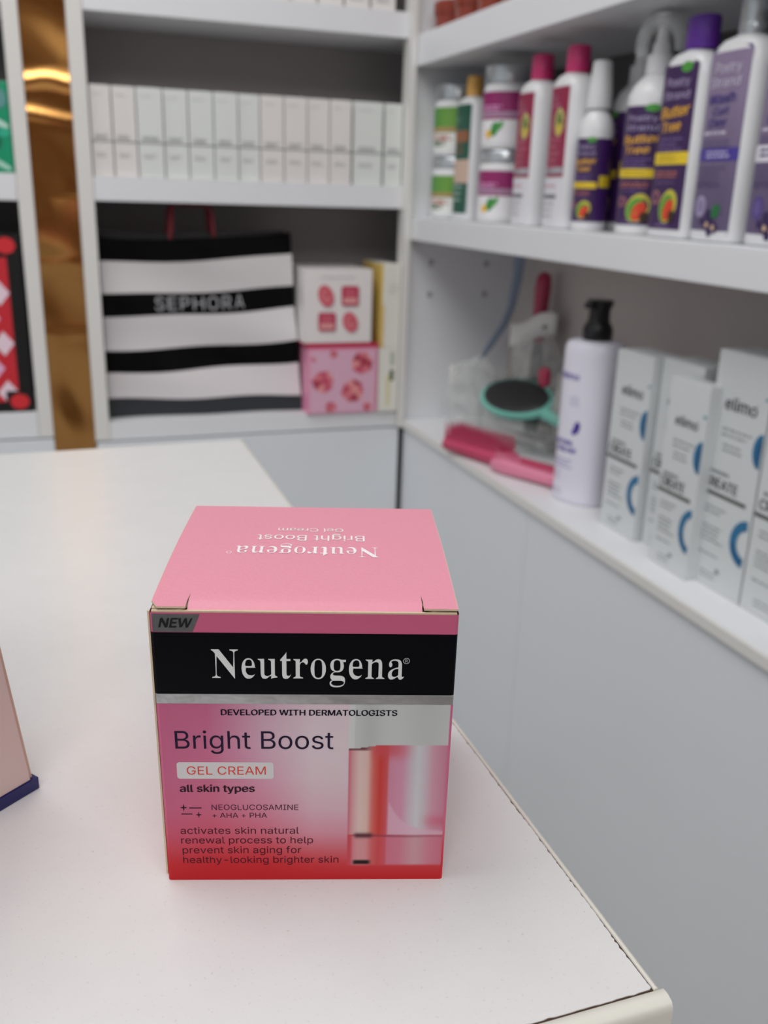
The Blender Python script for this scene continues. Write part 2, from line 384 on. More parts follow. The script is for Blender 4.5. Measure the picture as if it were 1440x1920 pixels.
class Print:
    """flat print: shapes in label coordinates (metres), laid on a surface by a map (u, v) -> (point, normal)"""

    def __init__(self, fmap, step=0.00006):
        self.f = fmap; self.V = []; self.F = []; self.C = []; self.step = step

    def _add(self, pts, faces, col, lay):
        o = len(self.V)
        for i_, p in enumerate(pts):
            q, n = self.f(p[0], p[1]); self.V.append(q + n * (self.step * ((lay[i_] if isinstance(lay, list) else lay) + 1)))
        for f in faces:
            self.F.append(tuple(o + i for i in f))
        if isinstance(col, list): self.C += col
        else: self.C += [col] * len(pts)

    def rect(self, u0, v0, u1, v1, rgb, lay=0, nu=1, nv=1, slant=0.0):
        P = []; F = []
        for j in range(nv + 1):
            for i in range(nu + 1):
                v = v0 + (v1 - v0) * j / nv
                P.append((u0 + (u1 - u0) * i / nu + slant * (j / nv), v))
        for j in range(nv):
            for i in range(nu):
                a = j * (nu + 1) + i; F.append((a, a + 1, a + nu + 2, a + nu + 1))
        self._add(P, F, L(*rgb), lay)

    def grid(self, u0, v0, u1, v1, nu, nv, fn, lay=0):
        P = []; F = []; Cc = []
        for j in range(nv + 1):
            for i in range(nu + 1):
                u = u0 + (u1 - u0) * i / nu; v = v0 + (v1 - v0) * j / nv
                P.append((u, v)); Cc.append(fn(u, v))
        for j in range(nv):
            for i in range(nu):
                a = j * (nu + 1) + i; F.append((a, a + 1, a + nu + 2, a + nu + 1))
        self._add(P, F, Cc, lay)

    def poly(self, pts, rgb, lay=0):
        T = tessellate_polygon([[Vector((p[0], p[1], 0)) for p in pts]])
        self._add(pts, [tuple(t) for t in T], L(*rgb), lay)

    def ell(self, cx, cy, rx, ry, rgb, lay=0, n=20, rot=0.0):
        P = [(cx, cy)]
        for i in range(n):
            x, y = rx * cos(2 * pi * i / n), ry * sin(2 * pi * i / n)
            P.append((cx + x * cos(rot) - y * sin(rot), cy + x * sin(rot) + y * cos(rot)))
        self._add(P, [(0, 1 + i, 1 + (i + 1) % n) for i in range(n)], L(*rgb), lay)

    def ring(self, cx, cy, rx, ry, t, rgb, lay=0, a0=0.0, a1=2 * pi, n=28):
        P = []; F = []
        for i in range(n + 1):
            a = a0 + (a1 - a0) * i / n
            P += [(cx + rx * cos(a), cy + ry * sin(a)), (cx + (rx - t) * cos(a), cy + (ry - t) * sin(a))]
        for i in range(n): F.append((2 * i, 2 * i + 1, 2 * i + 3, 2 * i + 2))
        self._add(P, F, L(*rgb), lay)

    def rrect(self, u0, v0, u1, v1, r, rgb, lay=0):
        P = []
        for (cx, cy, a) in ((u1 - r, v1 - r, 0), (u0 + r, v1 - r, pi / 2), (u0 + r, v0 + r, pi), (u1 - r, v0 + r, 1.5 * pi)):
            for k in range(5): P.append((cx + r * cos(a + k * pi / 8), cy + r * sin(a + k * pi / 8)))
        self.poly(P, rgb, lay)

    def text(self, s, u0, v0, h, w=None, rgb=(20, 20, 25), lay=2, slant=0.0, off=0.0, tilt=0.0, center=False, bold=0.0):
        """cap height h; w fits the word to a width"""
        vs, fs, x0, x1, ly = glyph_mesh(s)
        sy = h / CAPH; sx = (w / (x1 - x0)) if w else sy
        if center: u0 = u0 - (x1 - x0) * sx / 2
        for k in ((-0.5, 0.5) if bold else (0,)):
            P = []
            for x, y in vs:
                X = (x - x0) * sx; Y = y * sy
                P.append((u0 + X + slant * Y + k * bold * h, v0 + Y + tilt * X + k * bold * h * 0.5))
            self._add(P, fs, L(*rgb), [lay + (0.5 if k > 0 else 0) + d_ for d_ in ly])

    def serif(self, s, u0, v0, w, h, rgb, lay=2):
        tot = sum(SERIF[c][0] for c in s); cap = 455.0
        sx = w / tot; sy = h / cap; x = 0
        for c in s:
            adv, loops = SERIF[c]
            Lp = [[Vector((l[i], l[i + 1], 0)) for i in range(0, len(l), 2)] for l in loops]
            T = tessellate_polygon(Lp)
            P = [(u0 + (x + p.x) * sx, v0 + p.y * sy) for l in Lp for p in l]
            self._add(P, [tuple(t) for t in T], L(*rgb), lay)
            x += adv

    def lines(self, u0, u1, v, n, dv, h, rgb, lay=1, seed=1):
        """lines of print too small to read: short strokes"""
        rr = random.Random(seed)
        for k in range(n):
            u = u0
            e = u1 - rr.random() * (u1 - u0) * 0.3
            while u < e:
                wd = (0.08 + 0.16 * rr.random()) * (u1 - u0)
                self.rect(u, v - k * dv, min(u + wd, e), v - k * dv + h, rgb, lay, 2)
                u += wd + 0.04 * (u1 - u0)

    def build(self, name, parent, m='ink'):
        me = bpy.data.meshes.new(name); me.from_pydata([tuple(v) for v in self.V], [], self.F)
        a = me.color_attributes.new('ink', 'FLOAT_COLOR', 'POINT')
        flat = []
        for c in self.C: flat += [c[0], c[1], c[2], 1.0]
        a.data.foreach_set('color', flat)
        me.update()
        return link(name, me, m, parent)


def plane_map(o, du, dv):
    o, du, dv = Vector(o), Vector(du), Vector(dv); n = du.cross(dv).normalized()
    return lambda u, v: (o + du * u + dv * v, n)


def oval_map(a, b, n, zf=None, cx=0.0, cy=0.0):
    """front of an oval bottle facing -Y; zf(v) -> (a, b) if the width changes with height"""
    def f(u, v):
        A, B = zf(v) if zf else (a, b)
        t = min(abs(u) / A, 0.985)
        y = -B * (1 - t ** n) ** (1.0 / n)
        gx = math.copysign(t ** (n - 1) / A, u); gy = -((abs(y) / B) ** (n - 1)) / B
        return Vector((cx + u, cy + y, v)), Vector((gx, gy, 0)).normalized()
    return f


def cyl_map(r, cx=0.0, cy=0.0):
    return lambda u, v: (Vector((cx + r * sin(u / r), cy - r * cos(u / r), v)), Vector((sin(u / r), -cos(u / r), 0)))

# ================================================================ the room
struct(box('floor', (-2.6, -2.2, -1.0), (1.4, 1.85, -0.95), 'floor'))
struct(box('wall_back', (-2.6, 1.70, -0.95), (1.4, 1.80, 1.9), 'wall'))
struct(box('wall_right', (0.85, -2.2, -0.95), (0.95, 1.70, 1.9), 'wall'))

struct(box('wall_front_added', (-2.6, -1.80, -0.95), (1.4, -1.70, 1.9), 'wall'))  # unseen wall, added so the brass strip has something to reflect

YB = 1.470      # front plane of the units on the back wall
YD = 1.625      # their back panels
XR = 0.556      # front plane of the unit on the right wall
XD = 0.752      # its back panel

# ---------------------------------------------------------------- shelving on the back wall
u = thing('shelf_unit', 'white shelf unit on the far wall holding the striped bag and the white cartons', 'shelf', (0.305, YB, -0.2))


def lb(o):  # world corner -> local
    return lambda p: (p[0] - o.location[0], p[1] - o.location[1], p[2] - o.location[2])


q = lb(u)
box('side_panel', q((0.052, YB - 0.001, -0.2)), q((0.0735, YD, 1.25)), 'edge', u, 0.001)
box('back_panel', q((0.0735, YD - 0.004, -0.2)), q((0.6600, YD, 1.25)), 'back_panel', u)
for z0, z1 in ((-0.2, -0.172), (0.154, 0.187), (0.399, 0.434), (0.66, 0.695), (1.217, 1.25)):
    prism('shelf_board', [q((a_, b_, 0))[:2] for a_, b_ in ((0.0740, YB), (0.5435, YB), (0.5435, YB + 0.0205), (0.6600, YB + 0.0205), (0.6600, YD - 0.0045), (0.0740, YD - 0.0045))], z0 + 0.2, z1 + 0.2, 'white_board', u)
box('corner_post', q((0.5440, YB - 0.014, -0.2)), q((0.5545, YB + 0.018, 1.25)), 'edge', u, 0.001)
box('side_panel', q((0.6605, YB + 0.0205, -0.2)), q((0.678, YD, 1.25)), 'edge', u, 0.001)

u = thing('shelf_unit', 'white shelf unit left of the brass strip, holding the red diamond patterned box', 'shelf', (-0.25, YB, -0.2))
q = lb(u)
box('side_panel', q((-0.029, YB - 0.001, -0.19)), q((-0.0085, YD, 1.25)), 'edge', u, 0.001)
box('side_panel', q((-0.52, YB - 0.001, -0.19)), q((-0.50, YD, 1.25)), 'edge', u, 0.001)
box('back_panel', q((-0.50, YD - 0.004, -0.19)), q((-0.029, YD, 1.25)), 'dark_panel', u)
for z0, z1 in ((-0.19, -0.150), (0.151, 0.187), (0.399, 0.434), (0.66, 0.695), (1.217, 1.25)):
    box('shelf_board', q((-0.4995, YB, z0)), q((-0.0295, YD - 0.004, z1)), 'white_board', u, 0.0012)

# base cabinets under both, with their flat grey fronts
u = thing('base_cabinet', 'low grey fronted base cabinet under the striped bag shelf', 'cabinet', (0.30, YB, -0.95))
q = lb(u)
box('carcass', q((0.052, YB + 0.012, -0.95)), q((0.5430, YD, -0.2005)), 'white_board', u)
box('front_panel', q((0.0535, YB - 0.004, -0.90)), q((0.5490, YB + 0.012, -0.203)), 'grey_gloss', u, 0.001)
u = thing('base_cabinet', 'low grey base cabinet left of the brass strip behind the counter', 'cabinet', (-0.25, YB, -0.95))
q = lb(u)
box('carcass', q((-0.52, YB + 0.012, -0.95)), q((-0.0085, YD, -0.1905)), 'white_board', u)
box('door', q((-0.518, YB - 0.004, -0.90)), q((-0.266, YB + 0.012, -0.193)), 'grey_gloss', u, 0.001)
box('door', q((-0.263, YB - 0.004, -0.90)), q((-0.0085, YB + 0.012, -0.193)), 'grey_gloss', u, 0.001)

# brass sheet between the two units: a slightly buckled mirror-like strip with two horizontal folds
V = []; F = []
N = 800
for i in range(N + 1):
    z = -0.95 + 2.2 * i / N
    for j in range(7):
        x = -0.0080 + 0.0595 * j / 6
        y = YB + 0.006 + 0.0018 * sin(z * 21 + 1.3) + 0.0011 * sin(z * 47 + x * 40) + 0.0006 * sin(x * 90 + z * 9)
        if z > 0.16: y += 0.0015 * sin((z - 0.16) * 33 + x * 14)
        for z0, A_, s_ in ((0.306 + 0.004 * sin(x * 75), 0.0026, 0.010), (0.262 + 0.10 * (0.02 - x) * 1.6, 0.0016, 0.008), (0.064, 0.0011, 0.007), (-0.036, 0.0011, 0.007), (0.42, 0.0012, 0.02)):
            y -= A_ * math.exp(-((z - z0) / s_) ** 2)
        V.append((x, y, z))
for i in range(N):
    for j in range(6):
        a = i * 7 + j; F.append((a, a + 1, a + 8, a + 7))
b0 = len(V)
V += [(-0.0080, YD, -0.95), (0.0515, YD, -0.95), (0.0515, YD, 1.25), (-0.0080, YD, 1.25)]
F.append((b0, b0 + 1, b0 + 2, b0 + 3))
o = mesh('brass_panel', V, F, 'brass', None, True, 60)
tag(o, 'polished brass coloured vertical strip between the two white shelf units', 'panel')

# ---------------------------------------------------------------- shelving on the right wall
u = thing('shelf_unit', 'white shelf unit along the right wall with bottles above and silver-grey cartons below', 'shelf', (XR, 0.83, -0.2))
q = lb(u)
box('side_panel', q((XR, YB, -0.2)), q((XD, YB + 0.018, 1.25)), 'white_board', u, 0.001)
box('side_panel', q((XR, 0.080, -0.2)), q((XD, 0.098, 1.25)), 'white_board', u, 0.001)
for z0, z1, m_ in ((-0.2, 0.107, 'warm_panel'), (0.142, 0.360, 'dark_panel'), (0.403, 1.25, 'warm_panel')):
    box('back_panel', q((XD - 0.004, 0.098, z0)), q((XD, YB, z1)), m_, u)
for z0, z1 in ((-0.2, -0.188), (0.107, 0.1415), (0.360, 0.403), (0.66, 0.695), (1.217, 1.25)):
    box('shelf_board', q((XR - 0.0003, 0.0985, z0)), q((XD - 0.004, YB - 0.0003, z1)), 'white_board', u, 0.0015)
for x, z in ((0.597, 0.071), (0.697, 0.070), (0.597, 0.020), (0.697, 0.020)):
    bm = bmesh.new()
    bmesh.ops.create_cone(bm, cap_ends=True, segments=20, radius1=0.0050, radius2=0.0042, depth=0.0020,
                          matrix=Matrix.Translation(q((x, YB - 0.0010, z))) @ Matrix.Rotation(pi / 2, 4, 'X'))
    me = bpy.data.meshes.new('peg_hole_cap'); bm.to_mesh(me); bm.free()
    link('peg_hole_cap', me, 'peg', u)
box('edge_strip', q((XR - 0.004, 0.080, -0.2005)), q((XR - 0.0006, YB - 0.016, -0.1882)), 'edge', u, 0.0012)

u = thing('base_cabinet', 'long glossy grey base cabinet below the right wall shelves', 'cabinet', (XR, 0.83, -0.95))
q = lb(u)
box('carcass', q((XR + 0.018, 0.08, -0.95)), q((XD, YB - 0.008, -0.2008)), 'white_board', u)
box('door', q((XR + 0.001, 1.0055, -0.92)), q((XR + 0.017, YB - 0.006, -0.2015)), 'grey_gloss', u, 0.0008)
box('door', q((XR + 0.001, 0.082, -0.92)), q((XR + 0.017, 1.0045, -0.2015)), 'grey_gloss', u, 0.0008)

# ---------------------------------------------------------------- an unseen dark cabinet, added to be mirrored in the brass
M['walnut'] = mat('walnut_board', (150, 108, 76), 0.45, noise=0.15, nscale=12)
u = thing('added_cabinet', 'dark brown open cabinet added unseen behind the camera for the brass to mirror', 'cabinet', (-0.1, -1.5, -0.95))
q = lb(u)
box('back_panel', q((-0.9, -1.695, -0.95)), q((0.7, -1.68, 1.0)), 'walnut', u)
for x in (-0.9, -0.11, 0.68): box('side_panel', q((x, -1.679, -0.95)), q((x + 0.02, -1.36, 1.0)), 'walnut', u, 0.001)
for z in (-0.90, -0.45, -0.10, 0.25, 0.60, 0.98):
    for x in (-0.8795, -0.0895): box('shelf_board', q((x, -1.679, z)), q((x + 0.769, -1.36, z + 0.02)), 'white_board', u, 0.001)

# ---------------------------------------------------------------- the counter
t = thing('counter_table', 'white laminate counter with cream edge band carrying the pink carton', 'table', (-0.15, 0.40, -0.95))
q = lb(t)
rr = random.Random(7)
Xe, Yn, Yf, Xl = 0.1208, 0.1392, 0.666, -0.62
# laminate sheet, its cut edge chipped along the near half
P = []
n = 700
for i in range(n + 1):                       # right edge, near to far
    k = i / n; y = Yn + 0.0008 + (Yf - Yn - 0.0008) * k
    gap = 0.00004 + 0.00034 * max(0, 1 - k * 2.2) * (0.55 + 0.45 * sin(i * 0.11) * sin(i * 0.037 + 1))
    chip = (rr.random() ** 3) * 0.00045 * max(0, 1 - k * 1.9)
    P.append((Xe - gap - chip + 0.004 * k, y))
P.append((Xl, Yf - 0.030))
m_ = 500
for i in range(m_ + 1):                      # front edge, left to right
    k = i / m_; x = Xl + (Xe - 0.0008 - Xl) * k
    P.append((x, Yn + 0.00022 + 0.00012 * sin(i * 0.07) + (rr.random() ** 3) * 0.00030))
prism('laminate_sheet', [q((p[0], p[1], 0))[:2] for p in P], 0.95 - 0.00022, 0.95, 'laminate', t)
prism('core_board', [q((p[0], p[1], 0))[:2] for p in ((Xl, Yn + 0.0001), (Xe, Yn + 0.0001), (Xe + 0.004, Yf), (Xl, Yf - 0.030))], 0.95 - 0.028, 0.95 - 0.00024, 'core', t)
# edge bands: rounded top profile
def band(name, a, b_, out, th):
    a, b_, out = Vector(a), Vector(b_), Vector(out)
    prof = [(0.0001, -0.030), (0.0001, -0.0003), (0.0004, 0.0001), (th * 0.45, 0.0001), (th * 0.8, -0.0004), (th * 0.97, -0.0014), (th, -0.003), (th, -0.0300)]
    V = []; F = []; k = len(prof)
    for p in (a, b_):
        for s, z in prof: V.append(q(tuple(p + out * s + Vector((0, 0, z)))))
    for i in range(k): F.append((i, (i + 1) % k, k + (i + 1) % k, k + i))
    F += [tuple(range(k)), tuple(range(2 * k - 1, k - 1, -1))]
    return mesh(name, V, F, 'cream_edge', t, True, 75)
band('edge_band', (Xe, Yn + 0.0001, 0), (Xe + 0.004, Yf, 0), (1, 0, 0), 0.0020)
band('edge_band', (Xl, Yn, 0), (Xe + 0.0024, Yn, 0), (0, -1, 0), 0.0046)
band('edge_band', (Xe + 0.004, Yf, 0), (Xl, Yf - 0.03, 0), (0, 1, 0), 0.0015)
box('side_panel', q((Xl + 0.01, Yn + 0.03, -0.95)), q((Xe - 0.02, Yn + 0.05, -0.0283)), 'white_board', t)
box('side_panel', q((Xl + 0.01, Yf - 0.06, -0.95)), q((Xe - 0.02, Yf - 0.04, -0.0283)), 'white_board', t)
box('side_panel', q((Xe - 0.04, Yn + 0.0505, -0.95)), q((Xe - 0.02, Yf - 0.0605, -0.0283)), 'white_board', t)

# ================================================================ the pink carton
RZ = math.atan2(-0.28998132, 0.9570323)
bl = Vector((0.01794, 0.20971, 0)); AX = Vector((0.9570323, -0.28998132, 0)); AY = Vector((0.28998132, 0.9570323, 0))
W0, DEP, HT = 0.0730, 0.0750, 0.0780
root = thing('product_carton', 'pink cube-shaped gel cream carton with black name band standing alone on the white counter', 'box', tuple(bl + AX * W0 / 2 + AY * DEP / 2), RZ)
hx, hy = W0 / 2, DEP / 2


def sL(v): return -0.0013 * v / HT
def sR(v): return W0 + 0.0003 * v / HT


INK = [(0, (196, 34, 42)), (4, (200, 40, 48)), (9, (205, 62, 78)), (15, (206, 96, 118)), (24, (205, 108, 140)), (53.2, (200, 104, 140)),
       (53.3, (170, 172, 176)), (55.9, (170, 172, 176)), (56.0, (9, 9, 13)), (72.7, (9, 9, 13)), (72.8, (192, 94, 126)), (78, (192, 94, 126))]


def ink_at(mm):
    for (a, c), (b_, d) in zip(INK, INK[1:]):
        if a <= mm <= b_:
            k = (mm - a) / (b_ - a) if b_ > a else 0
            return tuple(c[i] + (d[i] - c[i]) * k for i in range(3))
    return INK[-1][1]


V = []; F = []; Cc = []
zs = sorted(set([a for a, c in INK] + [2, 6, 12, 19, 35, 45]))
r0 = 0.0008; ring = []
for cx, cy, a in ((1, 1, 0), (0, 1, 90), (0, 0, 180), (1, 0, 270)):
    for k in range(5): ring.append((cx, cy, cos(radians(a + 22.5 * k)), sin(radians(a + 22.5 * k))))
for zmm in zs:
    z = zmm / 1000
    for cx, cy, c, s in ring:
        x = (sR(z) - r0 if cx else sL(z) + r0) + r0 * c
        y = (DEP - r0 if cy else r0) + r0 * s
        V.append((x - hx, y - hy, z)); Cc += [*L(*ink_at(zmm))[:3], 1.0]
k = len(ring)
for i in range(len(zs) - 1):
    for j in range(k): F.append((i * k + j, i * k + (j + 1) % k, (i + 1) * k + (j + 1) % k, (i + 1) * k + j))
F.append(tuple(range(k - 1, -1, -1)))
me = bpy.data.meshes.new('carton_body'); me.from_pydata(V, [], F)
a = me.color_attributes.new('ink', 'FLOAT_COLOR', 'POINT'); a.data.foreach_set('color', Cc)
me.polygons.foreach_set('use_smooth', [True] * len(me.polygons)); me.set_sharp_from_angle(angle=radians(50)); me.update()
body = link('carton_body', me, 'ink_gloss', root)
# top rim of the board, the glued seam on the left corner, the dust flaps below the lid
box('board_edge', (sL(HT) - hx + 0.0005, -hy + 0.0002, HT - 0.0003), (sR(HT) - hx - 0.0005, -hy + 0.0009, HT + 0.00035), 'kraft', root, 0.0001)
V = [(sL(z) - hx - dx, -hy + y, z) for z in (0.0016, HT) for dx, y in ((0.0006, 0.0009), (0.0, 0.0003), (0.0, 0.0014), (0.0006, 0.0014))]
mesh('glued_seam', V, [(0, 1, 2, 3), (4, 5, 6, 7), (0, 1, 5, 4), (1, 2, 6, 5), (2, 3, 7, 6), (3, 0, 4, 7)], 'kraft', root)
for sgn in (0, 1):
    x0, x1 = (sL(HT) + 0.0004, 0.0085) if not sgn else (W0 - 0.0085, sR(HT) - 0.0004)
    pts = [(x0, 0.0015), (x1 - (0.0022 if not sgn else 0), 0.0008), (x1, 0.0045), (x1, DEP - 0.006), (x0, DEP - 0.002)] if not sgn else \
          [(x0 + 0.0022, 0.0008), (x1, 0.0015), (x1, DEP - 0.002), (x0, DEP - 0.006), (x0, 0.0045)]
    prism('dust_flap', [(p[0] - hx, p[1] - hy) for p in pts], HT + 0.0001, HT + 0.0005, 'kraft', root)
mesh('inner_card', [(0.001 - hx, 0.001 - hy, HT - 0.002), (W0 - 0.001 - hx, 0.001 - hy, HT - 0.002), (W0 - 0.001 - hx, DEP - 0.001 - hy, HT - 0.002), (0.001 - hx, DEP - 0.001 - hy, HT - 0.002)],
     [(0, 1, 2, 3)], 'kraft', root)  # kraft sheet closing the body just below its rim


def lid_z(y, centre):
    k = y / 0.0765
    z = HT + 0.0011 + 0.0011 * sin(pi * min(1, max(0, k))) + 0.0002
    if centre and y < 0.0046: z -= 0.0016 * ((0.0046 - y) / 0.0040) ** 1.6
    return z


def lid_part(name, x0, x1, centre, m_, top_only=False, ear=0):
    ys = [0.0004 if not centre else 0.0009] + [0.0014, 0.0020, 0.0027, 0.0035, 0.0046, 0.008] + [0.0765 * i / 12 for i in range(2, 13)]
    V = []; F = []
    for y in ys:
        z = lid_z(y, centre)
        xa, xb = x0, x1
        if ear == -1 and y < 0.0036: xa = x0 + (0.0036 - y) * 0.55
        if y < 0.0050 and ear == -1: xb -= 0.0003
        if y < 0.0050 and ear == 1: xa += 0.0003
        if top_only: xa, xb = xa + 0.00012 * (ear == -1), xb - 0.00012 * (ear == 1)
        V += [(xa - hx, y - hy, z + 0.00003 * top_only), (xb - hx, y - hy, z + 0.00003 * top_only)]
        if not top_only: V += [(xb - hx, y - hy, z - 0.00042), (xa - hx, y - hy, z - 0.00042)]
    w_ = 2 if top_only else 4
    for i in range(len(ys) - 1):
        for j in range(1 if top_only else 4):
            F.append((i * w_ + j, i * w_ + (j + 1) % w_, (i + 1) * w_ + (j + 1) % w_, (i + 1) * w_ + j))
    if not top_only: F += [(0, 1, 2, 3), tuple((len(ys) - 1) * 4 + i for i in (3, 2, 1, 0))]
    return V, F


M['lid_pink'] = mat('matt_pink_print', (219, 142, 160), 0.5, noise=0.03, nscale=900, bump=0.12, bscale=900)
VA, FA, VB, FB = [], [], [], []
for x0, x1, c, e in ((-0.0013, 0.0076, 0, -1), (0.0076, 0.0644, 1, 0), (0.0644, 0.0731, 0, 1)):
    v, f = lid_part('', x0, x1, c, None, False, e); o_ = len(VA); VA += v; FA += [tuple(i + o_ for i in g) for g in f]
    v, f = lid_part('', x0, x1, c, None, True, e); o_ = len(VB); VB += v; FB += [tuple(i + o_ for i in g) for g in f]
lid = mesh('lid_flap', VA, FA, 'kraft', root)
lidt = mesh('lid_print', VB, FB, 'lid_pink', lid, True, 50)

tp = Print(lambda u_, v_: (Vector((u_ - hx, v_ - hy, lid_z(v_, False) + 0.00004)), Vector((0, 0, 1))), 0.00003)
wh = (240, 232, 234)


class Flip:      # the lid's lettering reads from behind the carton
    def __init__(s, base, cx, cy): s.b = base; s.cx = cx; s.cy = cy
    def __call__(s, u_, v_): return s.b(s.cx - u_, s.cy - v_)


tp.f = Flip(tp.f, 0.0550, 0.0384)
tp.serif('Neutrogena', 0.0, 0.0, 0.0398, 0.0072, wh)
tp.ring(0.0411, 0.0046, 0.0007, 0.0009, 0.00018, wh)
tp.text('Bright Boost', 0.0038, -0.0095, 0.0046, 0.0306, wh)
tp.text('Gel Cream', 0.0099, -0.0158, 0.0031, 0.0190, wh)
tp.build('lid_lettering', lid, 'ink')

# --- printed front face
T = {0: ((198, 36, 42),) * 5,
     5: ((200, 48, 54), (202, 44, 50), (204, 46, 52), (206, 60, 66), (206, 66, 72)),
     10: ((204, 76, 92), (206, 70, 84), (208, 76, 88), (210, 108, 120), (208, 110, 122)),
     15: ((204, 92, 118), (208, 92, 114), (212, 112, 132), (216, 150, 166), (214, 150, 166)),
     22: ((203, 104, 136), (206, 106, 134), (214, 138, 160), (218, 178, 192), (218, 180, 192)),
     32: ((202, 106, 142), (206, 114, 146), (216, 160, 182), (222, 200, 208), (220, 200, 208)),
     42: ((200, 104, 140), (204, 114, 148), (214, 174, 192), (224, 206, 214), (222, 206, 212)),
     53.3: ((200, 104, 140), (198, 106, 140), (208, 168, 186), (220, 198, 208), (222, 204, 212))}
TK = sorted(T); TU = (0, 12, 26, 38, 48)


def lerp(a, b_, k): return tuple(a[i] + (b_[i] - a[i]) * k for i in range(len(a)))


def sm(k): k = min(1, max(0, k)); return k * k * (3 - 2 * k)


def row(vals, x):
    x = min(max(x, TU[0]), TU[-1])
    for i in range(4):
        if x <= TU[i + 1]: return lerp(vals[i], vals[i + 1], (x - TU[i]) / (TU[i + 1] - TU[i]))
    return vals[-1]


def grad(um, vm):
    for a_, b_ in zip(TK, TK[1:]):
        if vm <= b_ or b_ == TK[-1]:
            return lerp(row(T[a_], um), row(T[b_], um), min(1, (vm - a_) / (b_ - a_)))


JU = ((47.4, (205, 112, 124)), (48.4, (214, 160, 164)), (50.2, (224, 196, 190)), (52.2, (222, 186, 178)), (53.6, (212, 110, 100)), (55.4, (204, 66, 62)),
      (57.2, (208, 88, 92)), (57.7, (208, 140, 164)), (61, (212, 150, 174)), (63.3, (206, 190, 200)), (65.0, (208, 208, 212)), (66.8, (206, 192, 200)), (69.0, (210, 156, 174)), (71.5, (204, 138, 160)), (73.5, (192, 110, 134)))


def jar(um, vm):
    for (a_, c), (b_, d) in zip(JU, JU[1:]):
        if um <= b_: col = lerp(c, d, max(0, (um - a_) / (b_ - a_))); break
    else: col = JU[-1][1]
    if 14.3 < vm and um > 57.7:           # pale curved swoosh at the bottom of the gel
        edge = 15.5 + 9.5 * math.exp(-(um - 57.7) / 3.6)
        if vm < edge + 0.5: col = lerp(col, (222, 178, 196), 0.75 * sm((edge + 0.5 - vm) / 1.2))
        red = math.exp(-((vm - 18.6) / 1.9) ** 2) * sm((um - 65) / 6)
        col = lerp(col, (206, 92, 116), 0.55 * red)
    if vm > 36: col = lerp(col, (206, 84, 92), 0.75 * sm((vm - 36) / 4) * sm((um - 52) / 3) * (1 - sm((um - 57) / 8)))
    if vm <= 14.3:
        col = lerp(col, (208, 96, 112), 0.45)
        if um < 49: col = lerp((204, 78, 88), col, sm((um - 47.8) / 1.2))
    d1 = math.exp(-((vm - 14.1) / 0.75) ** 2)
    col = lerp(col, (60, 36, 42), 0.85 * d1 * sm((um - 48.6) / 1.2) * (1 - sm((um - 52.8) / 1.8)))
    col = lerp(col, (120, 50, 66), 0.55 * math.exp(-((vm - 14.1 + 0.03 * (um - 52)) / 0.35) ** 2) * (1 - sm((um - 56) / 14)) * sm((um - 48) / 1))
    col = lerp(col, (150, 84, 104), 0.7 * math.exp(-((vm - 13.8) / 0.20) ** 2) * sm((um - 56) / 10))
    col = lerp(col, (22, 18, 20), 0.95 * math.exp(-((vm - 5.6) / 0.7) ** 4) * sm((um - 48.4) / 1.0) * (1 - sm((um - 52.4) / 1.6)))
    if vm < 5.2: col = lerp(grad(um, vm), col, sm((vm - 4.2) / 1.0))
    if vm > 39.8: col = lerp(col, (70, 20, 30), 0.7 * sm((vm - 39.8 + 0.02 * (um - 48)) / 0.5) * (1 - sm((um - 51) / 3)))
    return col


def front(u_, v_):  # print tones darkened to stand in for shade on the front face
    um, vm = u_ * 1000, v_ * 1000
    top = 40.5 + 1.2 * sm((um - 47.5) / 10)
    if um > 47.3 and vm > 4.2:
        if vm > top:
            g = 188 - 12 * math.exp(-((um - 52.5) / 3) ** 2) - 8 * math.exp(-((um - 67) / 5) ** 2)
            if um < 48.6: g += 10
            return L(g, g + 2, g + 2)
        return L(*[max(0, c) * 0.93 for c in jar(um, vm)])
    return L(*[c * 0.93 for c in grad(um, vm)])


def face_map(u_, v_):
    s = sL(v_) + u_ / W0 * (sR(v_) - sL(v_))
    return Vector((s - hx, -hy, v_)), Vector((0, -1, 0))


def U(mm, v_=0.04):  # measured position on the face -> label coordinate
    return (mm / 1000 - sL(v_)) / (sR(v_) - sL(v_)) * W0


fp = Print(face_map, 0.00003)
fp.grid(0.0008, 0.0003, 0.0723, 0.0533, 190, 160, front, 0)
fp.rect(0.0008, 0.0560, 0.0723, 0.0727, (9, 9, 13), 0)
fp.rect(0.0008, 0.0729, 0.0723, 0.0777, (192, 94, 126), 0)
fp.serif('Neutrogena', U(13.0, .06), 0.0605, 0.0470, 0.0078, (212, 214, 214), 2)
fp.ring(U(60.9, .065), 0.0655, 0.0008, 0.0008, 0.00013, (190, 192, 194), 2)
fp.text('R', U(60.6, .065), 0.0651, 0.0008, None, (190, 192, 194), 2)
dk = (30, 22, 40)
fp.text('DEVELOPED WITH DERMATOLOGISTS', U(15.3), 0.0501, 0.00160, 0.0433, (22, 20, 34), 2, bold=0.10)
fp.text('Bright Boost', U(3.5), 0.0404, 0.0051, 0.0393, (34, 24, 48), 2)
fp.rrect(U(3.5), 0.0315, U(28.0), 0.0364, 0.0007, (202, 199, 199), 1)
fp.text('GEL CREAM', U(6.0), 0.0328, 0.0024, 0.0198, (212, 66, 62), 3)
fp.text('all skin types', U(4.0), 0.0276, 0.0021, 0.0188, (44, 22, 36), 2, bold=0.10)
fp.text('NEOGLUCOSAMINE', U(11.8), 0.0221, 0.0016, 0.0222, (66, 30, 48), 2)
fp.text('+ AHA + PHA', U(11.9), 0.0197, 0.0015, 0.0140, (66, 30, 48), 2)
dr = (72, 22, 36)
